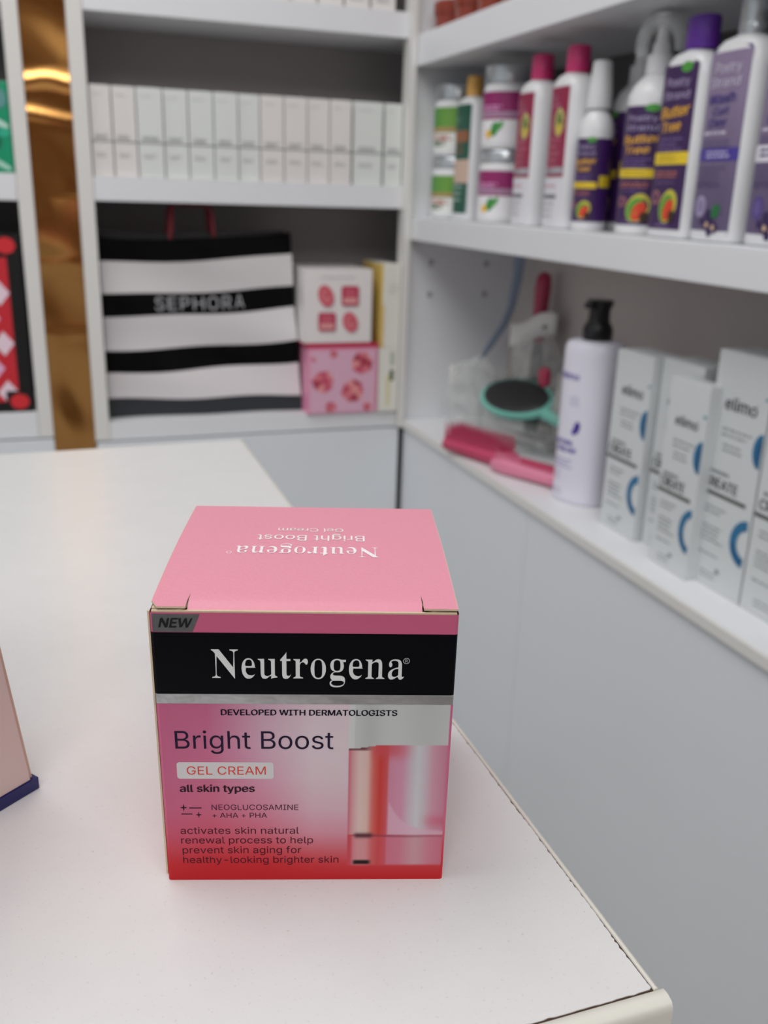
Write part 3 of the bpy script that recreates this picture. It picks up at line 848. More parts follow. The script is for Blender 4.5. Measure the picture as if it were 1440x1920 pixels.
fp.text('activates skin natural', U(3.4), 0.0147, 0.0021, 0.0306, dr, 2)
fp.text('renewal process to help', U(3.4), 0.0117, 0.0021, 0.0343, dr, 2)
fp.text('prevent skin aging for', U(3.6), 0.0086, 0.0021, 0.0310, dr, 2)
fp.text('healthy-looking brighter skin', U(3.6), 0.0055, 0.0021, 0.0408, dr, 2)


def spark(cx, cy, r):
    P = []
    for i in range(16):
        a = i * pi / 8; rr_ = r * (1, 0.42, 0.24, 0.42)[i % 4]
        P.append((cx + rr_ * cos(a) * 0.8, cy + rr_ * sin(a)))
    fp.poly(P, (46, 18, 32), 2)


spark(U(4.6), 0.0228, 0.0012); spark(U(8.4), 0.0206, 0.0010)
fp.rect(U(6.0), 0.02255, U(9.2), 0.02285, (46, 18, 32), 2)
fp.rect(U(3.9), 0.02070, U(6.8), 0.02100, (46, 18, 32), 2)
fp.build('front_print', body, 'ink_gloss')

fb = Print(face_map, 0.00004)
fb.rect(0.0003, 0.0533, 0.0727, 0.0559, (190, 190, 190), 1)
fb.build('foil_band', body, 'foil')
ft = Print(face_map, 0.00004)
ft.poly([(U(-0.6, .075), 0.0729), (U(8.9, .075), 0.0729), (U(10.8, .075), 0.0776), (U(-0.6, .075), 0.0776)], (100, 100, 100), 1)
tagm = ft.build('foil_tag', body, 'foil_dark')
fn = Print(face_map, 0.00004)
fn.text('NEW', U(0.9, .075), 0.0741, 0.0024, 0.0074, (10, 10, 14), 3, slant=0.22, bold=0.10)
fn.build('tag_lettering', tagm, 'ink')

# ---------------------------------------------------------------- carton cut by the left edge of the picture
a0 = Vector((-0.0150, 0.2620, 0)); d0 = Vector((-0.78, -0.625, 0)).normalized(); n0 = Vector((0.625, -0.78, 0)).normalized()
root2 = thing('product_carton', 'beige carton with a navy blue foot at the left edge of the counter', 'box', tuple(a0 + d0 * 0.06), math.atan2(-d0[1], -d0[0]))
# local x runs from far-left (-) to the visible corner (+0.06); local -y faces the camera


def cbox(name, lo, hi, lean, m_, z0=0.0, z1=0.14, slope=0.0, parent=root2, both=False):
    x0, y0 = lo; x1, y1 = hi
    V = []
    for z in (z0, z1):
        k = lean * z
        kl = k if both else 0
        V += [(x0 - kl, y0, z), (x1 - k, y0, z), (x1 - k, y1, z), (x0 - kl, y1, z)]
    return mesh(name, V, [(3, 2, 1, 0), (4, 5, 6, 7), (0, 1, 5, 4), (1, 2, 6, 5), (2, 3, 7, 6), (3, 0, 4, 7)], m_, parent)


cbox('carton_body', (-0.06, 0.0), (0.0585, 0.050), 0.125, 'beige_card', 0.0042, 0.115)
cbox('corner_edge', (0.0585, 0.0008), (0.0598, 0.0492), 0.125, 'beige_edge', 0.0042, 0.115, both=True)
cbox('carton_foot', (-0.061, -0.0006), (0.0604, 0.0506), 0.0, 'navy', 0.0002, 0.0040, 0.012)

# ================================================================ goods on the back wall unit
# ---- row of white cartons on the middle shelf
EDG = [0.0745, 0.1050, 0.1385, 0.1760, 0.2115, 0.2480, 0.2840, 0.3170, 0.3530, 0.3890, 0.4245, 0.4590, 0.5125, 0.5430]
ORD = ['first', 'second', 'third', 'fourth', 'fifth', 'sixth', 'seventh', 'eighth', 'ninth', 'tenth', 'eleventh']
ZC = 0.1872


def row_carton(wd, ht, m_, seed, upper=0.046):
    r = thing('row_carton', '', 'box')
    box('carton_base', (-wd / 2, 0, 0), (wd / 2, 0.095, upper), m_, r, 0.0006)
    box('carton_sleeve', (-wd / 2, 0.0003, upper + 0.0006), (wd / 2, 0.0947, ht), m_, r, 0.0006)
    box('tuck_flap', (-wd / 2 + 0.0015, 0.002, ht + 0.0001), (wd / 2 - 0.0015, 0.093, ht + 0.0006), m_, r)
    p = Print(plane_map((0, 0, 0), (1, 0, 0), (0, 0, 1)), 0.0003)
    g = (118, 122, 120)
    p.lines(-wd * 0.32, wd * 0.34, upper + 0.0080, 2, 0.0032, 0.0013, g, 0, seed)
    p.lines(-wd * 0.30, wd * 0.25, upper - 0.016, 2, 0.0035, 0.0012, (150, 148, 150), 0, seed + 5)
    p.lines(-wd * 0.34, wd * 0.15, ht - 0.012, 1, 0.003, 0.0010, (196, 194, 192), 0, seed + 9)
    p.rect(-wd / 2 + 0.0008, upper + 0.0008, wd / 2 - 0.0008, upper + 0.0022, (140, 142, 138), 0)
    p.build('lettering', r)
    return r


protos = {}
for i in range(13):
    x0, x1 = EDG[i], EDG[i + 1]
    wide = i == 11
    wd = 0.0470 if wide else x1 - x0 - 0.0018
    tone = 'card_warm' if i in (0, 1, 7, 8, 9, 10) else 'card_cool'
    key = (round(wd, 4), tone)
    if wide: lab = 'wide white carton, the only broad one in the pale carton row'
    elif i == 12: lab = 'narrow white carton at the right end of the row, beside the corner post'
    else: lab = 'narrow white carton, %s from the left in the middle shelf row' % ORD[i]
    loc = ((x0 + x1) / 2, YB + 0.006 + 0.002 * sin(i * 2.3), ZC)
    if key not in protos:
        r = row_carton(wd, 0.120, tone, i + 1); r.location = loc; r['label'] = lab; protos[key] = r
    else:
        r = copy_thing(protos[key], loc, 0, lab)
    r['group'] = 'white cartons standing in a row on the middle shelf'
    r.rotation_euler = (0, 0, 0.008 * sin(i * 1.7) if not wide else 0.0)
# ---- white cartons on the shelf above, only their feet in view
proto = None
for i, x in enumerate((0.345, 0.385, 0.425, 0.4655, 0.506)):
    lab = 'white carton on the top shelf, %s from the left, cut by the frame' % ORD[i]
    if proto is None:
        r = row_carton(0.037, 0.12, 'card_warm', 40, 0.030); r['label'] = lab; proto = r; r.location = (x, YB + 0.012, 0.4343)
    else:
        r = copy_thing(proto, (x, YB + 0.012 - 0.001 * i, 0.4343), 0, lab)
    r['group'] = 'white cartons on the top shelf'

# ---- striped paper carrier bag
bag = thing('paper_bag', 'black and white striped paper carrier bag with red ribbon handles on the lower shelf', 'bag', (0.238, 1.50, -0.1712))
bl_, br_ = -0.1615, 0.148          # local x of the foot
YF = 0.0                            # front panel, local y
ZL = [0.0, 0.029, 0.070, 0.105, 0.157, 0.191, 0.238, 0.273]
ZR = [0.0, 0.026, 0.080, 0.116, 0.168, 0.202, 0.253, 0.285]
SC_ = [(58, 61, 64), (226, 220, 222), (8, 8, 9), (222, 218, 220), (8, 8, 9), (222, 218, 219), (10, 10, 11)]  # lowest stripe is black paper too, its sheen put into the grey


def bag_pt(s, t, side=0):
    """s 0..1 across, t 0..7 in stripes"""
    i = min(6, int(t)); k = t - i
    zl = ZL[i] + (ZL[i + 1] - ZL[i]) * k; zr = ZR[i] + (ZR[i + 1] - ZR[i]) * k
    z = zl + (zr - zl) * (s ** 1.3) - (0.0035 * sin(pi * s) * (0.3 + t / 8) - 0.0012 * sin(9 * s + t * 1.3)) * min(1, t)
    xr = br_ - 0.016 * (z / 0.285)
    x = bl_ + (xr - bl_) * s
    y = YF + 0.006 * sin(pi * s) * sin(z * 14) + 0.004 * sin(3.1 * s * pi + z * 22) + 0.0025 * sin(z * 60 + s * 4) + 0.006 * (z / 0.285)
    return Vector((x, y, z))


V = []; F = []; Cc = []
NS = 40; TS = []
for i in range(7): TS += [i + 0.001, i + 0.25, i + 0.5, i + 0.75, i + 0.999]
for t_ in TS:
    for j in range(NS + 1):
        V.append(bag_pt(j / NS, t_)); Cc += [*L(*SC_[min(6, int(t_))])[:3], 1]
for i in range(len(TS) - 1):
    for j in range(NS):
        a_ = i * (NS + 1) + j; F.append((a_, a_ + 1, a_ + NS + 2, a_ + NS + 1))
me = bpy.data.meshes.new('front_panel'); me.from_pydata([tuple(v) for v in V], [], F)
at = me.color_attributes.new('ink', 'FLOAT_COLOR', 'POINT'); at.data.foreach_set('color', Cc)
me.polygons.foreach_set('use_smooth', [True] * len(me.polygons)); me.update()
bf = link('front_panel', me, 'ink_gloss', bag)
M['bag_black'] = mat('black_paper', (20, 20, 22), 0.4); M['bag_grey'] = mat('grey_paper_lining', (72, 70, 72), 0.5)


def sheet(name, rows, m_, parent):
    V = [v for r in rows for v in r]; n_ = len(rows[0]); F = []
    for i in range(len(rows) - 1):
        for j in range(n_ - 1):
            a_ = i * n_ + j; F.append((a_, a_ + 1, a_ + n_ + 1, a_ + n_))
    return mesh(name, V, F, m_, parent, True, 60)


rows = []
for t_ in (0, 2, 4, 6, 7): rows.append([bag_pt(j / 12, min(6.999, t_)) + Vector((0, 0.075 - 0.03 * t_ / 7, 0.010 * (t_ == 7) * (1 - j / 14))) for j in range(13)])
sheet('back_panel', rows, 'bag_grey', bag)
for s_, dx in ((0.0, 0.012), (1.0, -0.012)):
    rows = []
    for t_ in (0, 1, 2, 3, 4, 5, 6, 6.999):
        p = bag_pt(s_, t_); d_ = 0.075 - 0.03 * t_ / 7
        rows.append([p, p + Vector((dx * t_ / 7, d_ / 2, 0)), p + Vector((0, d_, 0))])
    sheet('gusset', rows, 'bag_black', bag)
sheet('bag_bottom', [[bag_pt(j / 12, 0) + Vector((0, 0.0005, 0.0006)) for j in range(13)], [bag_pt(j / 12, 0) + Vector((0, 0.0745, 0.0006)) for j in range(13)]], 'bag_black', bag)
for yy in (0.004, 0.046):
    path = []
    for i in range(25):
        k = i / 24
        if k < 0.35: x = -0.056 + 0.006 * (k / 0.35); z = 0.262 + 0.0590 * (k / 0.35)
        elif k > 0.65: x = 0.013 - 0.006 * ((1 - k) / 0.35); z = 0.262 + 0.0590 * ((1 - k) / 0.35)
        else: x = -0.050 + 0.057 * (k - 0.35) / 0.3; z = 0.321
        path.append((x, YF + yy + 0.003 * sin(k * 9) + 0.007 + (0.016 * sin(pi * (k - 0.35) / 0.3) if 0.35 < k < 0.65 else 0), z))
    tube('handle', path, 0.0034, 'red_cord', bag, 8, 0.5)


def bag_face(u_, v_):   # u across 0..1, v in stripes
    p = bag_pt(u_, v_); a_ = bag_pt(u_ + 0.01, v_) - p; b_ = bag_pt(u_, v_ + 0.02) - p
    return p, a_.cross(b_).normalized()


bp = Print(bag_face, 0.0006)
x = 0.262
for ch in 'SEPHORA':
    wd = 0.056 if ch in 'OH' else 0.047
    bp.text(ch, x, 4.20 + 0.16 * 0, 0.62, wd, (176, 176, 180), 0); x += wd + 0.019
bp.build('lettering', bf, 'ink_matt')

# ---- gift boxes right of the bag
g1 = thing('gift_box', 'pink gift box printed with scattered rose gems, under the white one', 'box', (0.4465, 1.462, -0.1718))
box('box_base', (-0.0595, 0, 0), (0.0600, 0.115, 0.1085), mat('pink_box_card', (232, 150, 180), 0.4), g1, 0.001)
box('box_lid', (-0.0600, -0.0006, 0.1087), (0.0605, 0.1155, 0.1135), 'magenta_card', g1, 0.0008)
p = Print(plane_map((0, 0, 0), (1, 0, 0), (0, 0, 1)), 0.0003)
p.rect(-0.0555, 0.002, 0.0555, 0.104, (226, 178, 200), 0)


def gem(p, cx, cy, r, rot, k=0, lay=1):
    cols = ((206, 84, 110), (222, 120, 132), (178, 60, 84), (232, 150, 150))
    n_ = 7; P = [(cx + r * (1.0 if i % 2 else 0.86) * cos(rot + 2 * pi * i / n_), cy + r * 0.9 * sin(rot + 2 * pi * i / n_)) for i in range(n_)]
    c0 = (cx + 0.15 * r, cy + 0.1 * r)
    for i in range(n_): p.poly([P[i], P[(i + 1) % n_], c0], cols[(i + k) % 4], lay)
    p.ell(c0[0], c0[1], r * 0.4, r * 0.34, cols[(k + 1) % 4], lay + 1, 7, rot)


for cx, cy, r, a_ in ((-0.033, 0.053, 0.021, 0.3), (0.033, 0.083, 0.021, 1.1), (0.018, 0.037, 0.022, 0.7), (-0.020, 0.0105, 0.0105, 2.0), (-0.016, 0.098, 0.0075, 0.2), (0.043, 0.0095, 0.0085, 1.5), (-0.050, 0.090, 0.0045, 1.5)):
    gem(p, cx, cy, r, a_, int(cx * 1000) % 4)
p.build('gem_print', g1)
g2 = thing('gift_box', 'white gift box with four rose gems on its front, stacked on the pink one', 'box', (0.4380, 1.462, -0.0578))
box('box_base', (-0.0570, 0, 0.0025), (0.0560, 0.112, 0.1180), mat('blush_white_card', (234, 228, 226), 0.4), g2, 0.001)
box('box_foot', (-0.0572, 0.0003, 0), (0.0562, 0.1123, 0.0024), 'magenta_card', g2, 0.0005)
p = Print(plane_map((0, 0, 0), (1, 0, 0), (0, 0, 1)), 0.0003)
for cx, cy, rx, ry, ro, sq in ((-0.0215, 0.077, 0.0125, 0.0175, 0.35, 0), (0.0185, 0.077, 0.0145, 0.0155, 0, 1), (-0.0195, 0.0365, 0.0145, 0.0145, 0, 1), (0.0195, 0.0355, 0.0125, 0.0165, 0.35, 0)):
    c1, c2, c3 = (206, 92, 112), (224, 126, 134), (232, 160, 158)
    if sq:
        p.rrect(cx - rx + 0.002, cy - ry - 0.003, cx + rx + 0.002, cy + ry - 0.003, 0.004, (196, 178, 182), 1)
        p.rrect(cx - rx, cy - ry, cx + rx, cy + ry, 0.004, (190, 62, 90), 2)
        p.rrect(cx - rx * 0.8, cy - ry * 0.75, cx + rx * 0.8, cy - ry * 0.2, 0.002, c3, 3)
        p.rrect(cx - rx * 0.6, cy - ry * 0.1, cx + rx * 0.6, cy + ry * 0.7, 0.002, c1, 3)
    else:
        p.ell(cx + 0.002, cy - 0.003, rx, ry, (196, 178, 182), 1, 18, ro)
        p.ell(cx, cy, rx, ry, (214, 88, 104), 2, 18, ro)
        p.ell(cx, cy, rx * 0.62, ry * 0.66, c2, 3, 9, ro)
        p.ell(cx + 0.001, cy + 0.002, rx * 0.3, ry * 0.3, (204, 82, 104), 4, 9, ro)
p.rect(-0.030, 0.1045, 0.026, 0.1065, (206, 206, 206), 1)
p.build('gem_print', g2)
y1 = thing('slim_carton', 'slim ivory carton with green marks and gold strip, standing below another near the post', 'box', (0.5240, 1.4600, -0.1718))
box('carton_body', (-0.0155, 0, 0), (0.0185, 0.10, 0.106), 'ivory', y1, 0.001)
p = Print(plane_map((0, 0, 0), (1, 0, 0), (0, 0, 1)), 0.0003)
p.rect(0.0035, 0.052, 0.0105, 0.070, (84, 96, 62), 0); p.rect(-0.001, 0.010, 0.0035, 0.060, (224, 210, 150), 0); p.rect(0.004, 0.078, 0.011, 0.100, (186, 190, 184), 0)
p.build('lettering', y1)
y2 = thing('slim_carton', 'slim cream carton with amber left side, on top of the ivory carton by the post', 'box', (0.5240, 1.4610, -0.0652))
box('carton_body', (-0.0112, 0, 0), (0.0185, 0.10, 0.134), 'ivory', y2, 0.001)
box('side_strip', (-0.0145, 0.0006, 0.0005), (-0.0114, 0.0994, 0.1335), 'yellow', y2, 0.0008)
p = Print(plane_map((0, 0, 0), (1, 0, 0), (0, 0, 1)), 0.0003)
p.lines(-0.002, 0.015, 0.100, 3, 0.006, 0.002, (196, 196, 190), 0, 3); p.rect(-0.0110, 0.0, -0.0090, 0.07, (224, 166, 72), 0)
p.build('lettering', y2)

# ---- goods in the unit left of the brass strip
g3 = thing('swirl_carton', 'green carton with pale swirls, cut by the left edge of the picture', 'box', (-0.075, 1.474, 0.1872))
box('carton_body', (-0.045, 0, 0), (0.0448, 0.05, 0.1170), mat('green_card', (12, 150, 108), 0.35), g3, 0.002)
p = Print(plane_map((0, 0, 0), (1, 0, 0), (0, 0, 1)), 0.0003)
for cx, cy, rx, ry, c, ro in ((0.026, 0.066, 0.018, 0.0045, (190, 226, 212), -0.4), (0.032, 0.096, 0.010, 0.013, (96, 150, 150), 0.2), (0.029, 0.011, 0.014, 0.0035, (176, 222, 204), -0.5), (0.018, 0.040, 0.013, 0.012, (8, 96, 72), 0), (-0.01, 0.08, 0.02, 0.006, (190, 226, 212), 0.4), (0.036, 0.052, 0.008, 0.006, (40, 176, 140), 0.3)):
    p.ell(cx, cy, rx, ry, c, 1, 20, ro)
p.build('swirl_print', g3)
g4 = thing('gift_box', 'black framed red box with pink diamond pattern and red studs, left of the brass strip', 'box', (-0.150, 1.474, -0.1498))
M['black_card'] = mat('black_card', (10, 10, 12), 0.4)
box('box_body', (-0.12, 0, 0), (0.1175, 0.06, 0.2560), 'black_card', g4, 0.001)
p = Print(plane_map((0, 0, 0), (1, 0, 0), (0, 0, 1)), 0.0003)
p.rect(-0.104, 0.016, 0.098, 0.232, (204, 40, 52), 0)
for j in range(6):
    for i in range(-5, 1):
        cx = 0.084 + i * 0.033 - (j % 2) * 0.0165; cy = 0.030 + j * 0.036
        c = (232, 176, 210) if (i + j) % 2 else (240, 214, 226)
        wv, hv = 0.0148, 0.0178
        P = [(min(0.098, cx + wv), cy), (min(cx, 0.098), cy + hv), (cx - wv, cy), (min(cx, 0.098), cy - hv)]
        if cx - wv > -0.104: p.poly(P, c, 1)
for cy in (0.016, 0.240):
    p.rect(0.080, cy - 0.016, 0.1170, cy + 0.016, (10, 10, 12), 2)
    p.poly([(0.084 + 0.014 * (1 + cos(a_)), cy + 0.012 * sin(a_)) for a_ in [k * pi / 4 for k in range(8)]], (214, 44, 52), 3)
p.build('diamond_print', g4)

# ================================================================ goods on the right wall unit
ZM, ZL_ = 0.1418, -0.1878
R90 = -pi / 2          # local -y (the front) looks out of the shelf towards -X


def oval_bottle(name, label, loc, rz, w, d, hs, n, m_, cap, capm, capw, capd, neck=0.010, capn=2.2, nf=3.0, taper=0.92, group=None):
    """flat shampoo bottle: body with soft shoulders of height hs, short neck, tall cap"""
    r = thing(name, label, 'bottle', loc, rz, group)
    a_, b_ = w / 2, d / 2
    secs = [(0.0, a_ * 0.90, b_ * 0.86, n), (0.0012, a_ * 0.97, b_ * 0.95, n), (0.004, a_, b_, n), (hs * 0.5, a_, b_, n), (hs - 0.024, a_ * 0.985, b_, n),
            (hs - 0.014, a_ * 0.95, b_ * 0.98, n), (hs - 0.007, a_ * 0.86, b_ * 0.93, n), (hs - 0.002, a_ * 0.66, b_ * 0.82, n * 0.9), (hs, a_ * 0.50, b_ * 0.70, 2.2), (hs + 0.0015, a_ * 0.40, b_ * 0.6, 2)]
    body = loft('bottle_body', secs, m_, r)
    z = hs + 0.0016
    c, e = capw / 2, capd / 2
    loft('cap', [(z, c * 0.97, e * 0.97, capn), (z + 0.001, c, e, capn), (z + cap * 0.30, c, e, capn), (z + cap * 0.31, c * 0.985, e * 0.985, capn), (z + cap * 0.32, c, e, capn), (z + cap - 0.002, c * 0.97, e * 0.97, capn), (z + cap, c * 0.88, e * 0.88, capn)], capm, r)
    return r, body, oval_map(a_, b_, n)


def fruit(p, cx, cy, s, lay=3):
    p.ell(cx, cy, s, s * 1.25, (206, 196, 70), lay, 18, -0.5)
    p.ell(cx - s * 0.15, cy - s * 0.1, s * 0.78, s, (90, 160, 60), lay + 1, 18, -0.5)
    p.ell(cx + s * 0.12, cy - s * 0.25, s * 0.55, s * 0.85, (222, 70, 40), lay + 2, 16, -0.5)
    p.ell(cx + s * 0.62, cy - s * 0.7, s * 0.4, s * 0.45, (62, 44, 30), lay + 3, 10)


def purple_label(p, w, z0, z1, lay=1, k=1.0, frame=True):
    h = z1 - z0; a_ = w / 2
    p.rect(-a_, z0, a_, z1, (60, 32, 84), lay, 8)
    gr = (190, 176, 214)
    p.ell(a_ * 0.45, z1 - h * 0.018, a_ * 0.32, h * 0.032, (76, 158, 60), lay + 1, 14)
    p.text('Poetry', -a_ * 0.62, z1 - h * 0.125, h * 0.050, w * 0.66, gr, lay + 2, 0.1)
    p.text('Strand', -a_ * 0.70, z1 - h * 0.200, h * 0.045, w * 0.72, gr, lay + 2, 0.1)
    ye = (236, 176, 64)
    p.text('Butter', -a_ * 0.78, z1 - h * 0.315, h * 0.066, w * 0.80, ye, lay + 2, 0.15, tilt=0.06, bold=0.12)
    p.text('Tree', -a_ * 0.66, z1 - h * 0.400, h * 0.060, w * 0.56, ye, lay + 2, 0.15, tilt=0.06, bold=0.12)
    p.lines(-a_ * 0.7, a_ * 0.75, z1 - h * 0.445, 3, h * 0.032, h * 0.009, (130, 104, 168), lay + 1, 4)
    p.rect(-a_, z1 - h * 0.595, a_, z1 - h * 0.520, (236, 204, 46), lay + 1, 8)
    p.lines(-a_ * 0.6, a_ * 0.6, z1 - h * 0.545, 2, h * 0.026, h * 0.008, (178, 140, 30), lay + 2, 6)
    p.lines(-a_ * 0.8, a_ * 0.8, z1 - h * 0.650, 2, h * 0.024, h * 0.012, (190, 112, 96), lay + 1, 7)
    p.lines(-a_ * 0.6, a_ * 0.6, z1 - h * 0.710, 1, h * 0.03, h * 0.008, (120, 96, 150), lay + 1, 8)
    p.ell(-a_ * 0.55, z1 - h * 0.800, a_ * 0.28, h * 0.045, (170, 112, 110), lay + 1, 14)
    p.ell(-a_ * 0.55, z1 - h * 0.800, a_ * 0.18, h * 0.030, (96, 52, 92), lay + 2, 12)
    fruit(p, a_ * 0.25, z1 - h * 0.855, a_ * 0.48, lay + 1)
    p.lines(-a_ * 0.4, a_ * 0.5, z0 + h * 0.022, 1, 0.01, h * 0.008, (150, 130, 180), lay + 1, 9)


# ---- stacked jars
def jar_thing(label, loc, r, h, lidh, lm_, seed, group=None, full=True):
    t_ = thing('jar', label, 'jar', loc, R90 + 0.35, group)
    hb = h - lidh
    b_ = loft('jar_body', [(0, r * 0.90, r * 0.90, 2), (0.002, r * 0.985, r * 0.985, 2), (0.006, r, r, 2), (hb - 0.010, r, r, 2), (hb - 0.004, r * 0.97, r * 0.97, 2), (hb, r * 0.90, r * 0.90, 2)], 'plastic_white', t_)
    loft('lid', [(hb + 0.0001, r * 0.96, r * 0.96, 2), (hb + 0.001, r * 0.99, r * 0.99, 2), (h - 0.003, r * 0.99, r * 0.99, 2), (h - 0.001, r * 0.96, r * 0.96, 2), (h, r * 0.85, r * 0.85, 2)], 'silver', t_)
    p = Print(cyl_map(r), 0.0002)
    z0, z1 = 0.008, hb - 0.011; hh = z1 - z0; W_ = r * 2.5
    if lm_ == 'green':
        p.rect(-W_ / 2, z0, W_ / 2, z1, (232, 234, 230), 0, 18)
        p.grid(-W_ / 2, z0 + hh * 0.42, W_ / 2, z1, 18, 4, lambda a_, c_: L(96 + 14 * sin(a_ * 90), 152 + 8 * sin(a_ * 60), 66), 1)
        p.rect(-r * 0.75, z0 + hh * 0.44, r * 0.75, z0 + hh * 0.54, (176, 140, 96), 2, 8)
        p.lines(-r * 0.6, r * 0.6, z0 + hh * 0.33, 2, hh * 0.09, hh * 0.04, (196, 130, 120), 2, 3)
        p.ell(-r * 0.1, z0 + hh * 0.17, r * 0.42, hh * 0.07, (84, 116, 88), 2)
        p.ell(r * 0.2, z0 + hh * 0.28, r * 0.16, hh * 0.09, (190, 150, 140), 3)
    else:
        p.rect(-W_ / 2, z0, W_ / 2, z1, (234, 232, 234), 0, 18)
        p.rect(-W_ / 2, z0 + hh * 0.46, W_ / 2, z1, (148, 36, 102), 1, 18)
        p.rect(-W_ / 2, z0 + hh * 0.50, W_ / 2, z0 + hh * 0.62, (168, 130, 158), 2, 18)
        p.text('PL', -r * 0.8, z1 - hh * 0.20, hh * 0.09, None, (196, 130, 176), 3)
        p.lines(-r * 0.7, r * 0.8, z1 - hh * 0.30, 2, hh * 0.06, hh * 0.035, (216, 150, 196), 3, 5)
        p.ell(r * 0.25, z0 + hh * 0.27, r * 0.17, hh * 0.15, (60, 140, 64), 2, 12, -0.3)
        p.ell(r * 0.46, z0 + hh * 0.33, r * 0.10, hh * 0.12, (80, 156, 74), 2, 12, -0.6)
        p.ell(-r * 0.02, z0 + hh * 0.17, r * 0.15, hh * 0.09, (236, 186, 60), 3, 8)
    p.build('label_print', b_)
    return t_


jar_thing('white jar with green label and silver lid, lower of the two green jars', (0.613, 1.425, ZM), 0.0360, 0.0900, 0.016, 'green', 1)
jar_thing('white jar with green label and silver lid, upper of the two green jars', (0.613, 1.425, ZM + 0.0903), 0.0360, 0.1010, 0.021, 'green', 2)
jar_thing('white jar with magenta label, lower one of the magenta stack', (0.614, 1.2550, ZM), 0.0350, 0.0950, 0.016, 'magenta', 3)
jar_thing('white jar with magenta label and silver lid, on top of the magenta stack', (0.614, 1.2550, ZM + 0.0953), 0.0350, 0.1060, 0.023, 'magenta', 4)

# ---- green bottle with a tan cap
r, b_, mp = oval_bottle('shampoo_bottle', 'white bottle with dark green label and tan cap between the stacked jars', (0.600, 1.3400, ZM), R90 + 0.08, 0.056, 0.036, 0.168, 3.2, 'plastic_white', 0.0265, 'tan', 0.022, 0.022)
p = Print(mp, 0.0002)
p.rect(-0.023, 0.010, 0.022, 0.158, (24, 84, 66), 0, 8)
p.rect(-0.023, 0.052, 0.022, 0.084, (206, 178, 160), 1, 8); p.rect(-0.020, 0.108, 0.018, 0.123, (150, 92, 56), 1, 8)
p.text('ex', -0.015, 0.134, 0.010, None, (120, 160, 150), 2); p.lines(-0.018, 0.016, 0.101, 2, 0.008, 0.004, (120, 84, 60), 2, 2); p.lines(-0.018, 0.016, 0.045, 3, 0.009, 0.003, (160, 190, 178), 1, 5)
p.build('label_print', b_)

# ---- two bottles with pink caps
for i, (yc, lab) in enumerate(((1.1321, 'white bottle with maroon label and pink cap, nearer the magenta jars'), (1.0466, 'white bottle with maroon label and pink cap, next to the small spray bottle'))):
    r, b_, mp = oval_bottle('shampoo_bottle', lab, (0.597, yc, ZM), R90 - 0.06, 0.062, 0.044, 0.1700, 3.2, 'plastic_white', 0.0285, 'plastic_pink', 0.030, 0.026, group='white bottles with pink caps')
    p = Print(mp, 0.0002)
    p.rect(-0.025, 0.058, 0.023, 0.156, (150, 38, 74), 0, 8); p.rect(-0.025, 0.006, 0.023, 0.0575, (222, 220, 226), 0, 8)
    p.text('EL', -0.018, 0.1405, 0.008, 0.024, (196, 120, 150), 2)
    p.lines(-0.018, 0.016, 0.135, 1, 0.01, 0.002, (196, 120, 150), 2, 5)
    p.ell(0.008, 0.118, 0.011, 0.0155, (196, 190, 120), 1, 16); p.ell(0.008, 0.117, 0.007, 0.012, (110, 130, 60), 2, 14); p.ell(0.009, 0.111, 0.005, 0.006, (228, 196, 70), 3, 10)
    p.lines(-0.020, 0.016, 0.098, 5, 0.0075, 0.0026, (190, 96, 120), 1, 3 + i)
    p.rect(-0.024, 0.062, 0.022, 0.069, (170, 168, 176), 1, 8); p.text('03', -0.010, 0.0630, 0.005, None, (60, 58, 66), 2)
    p.rect(-0.020, 0.034, 0.014, 0.0385, (110, 110, 120), 1, 6); p.lines(-0.018, 0.014, 0.047, 1, 0.01, 0.002, (200, 130, 150), 1, 8); p.lines(-0.018, 0.014, 0.027, 3, 0.007, 0.002, (160, 160, 170), 1, 9)
    p.build('label_print', b_)


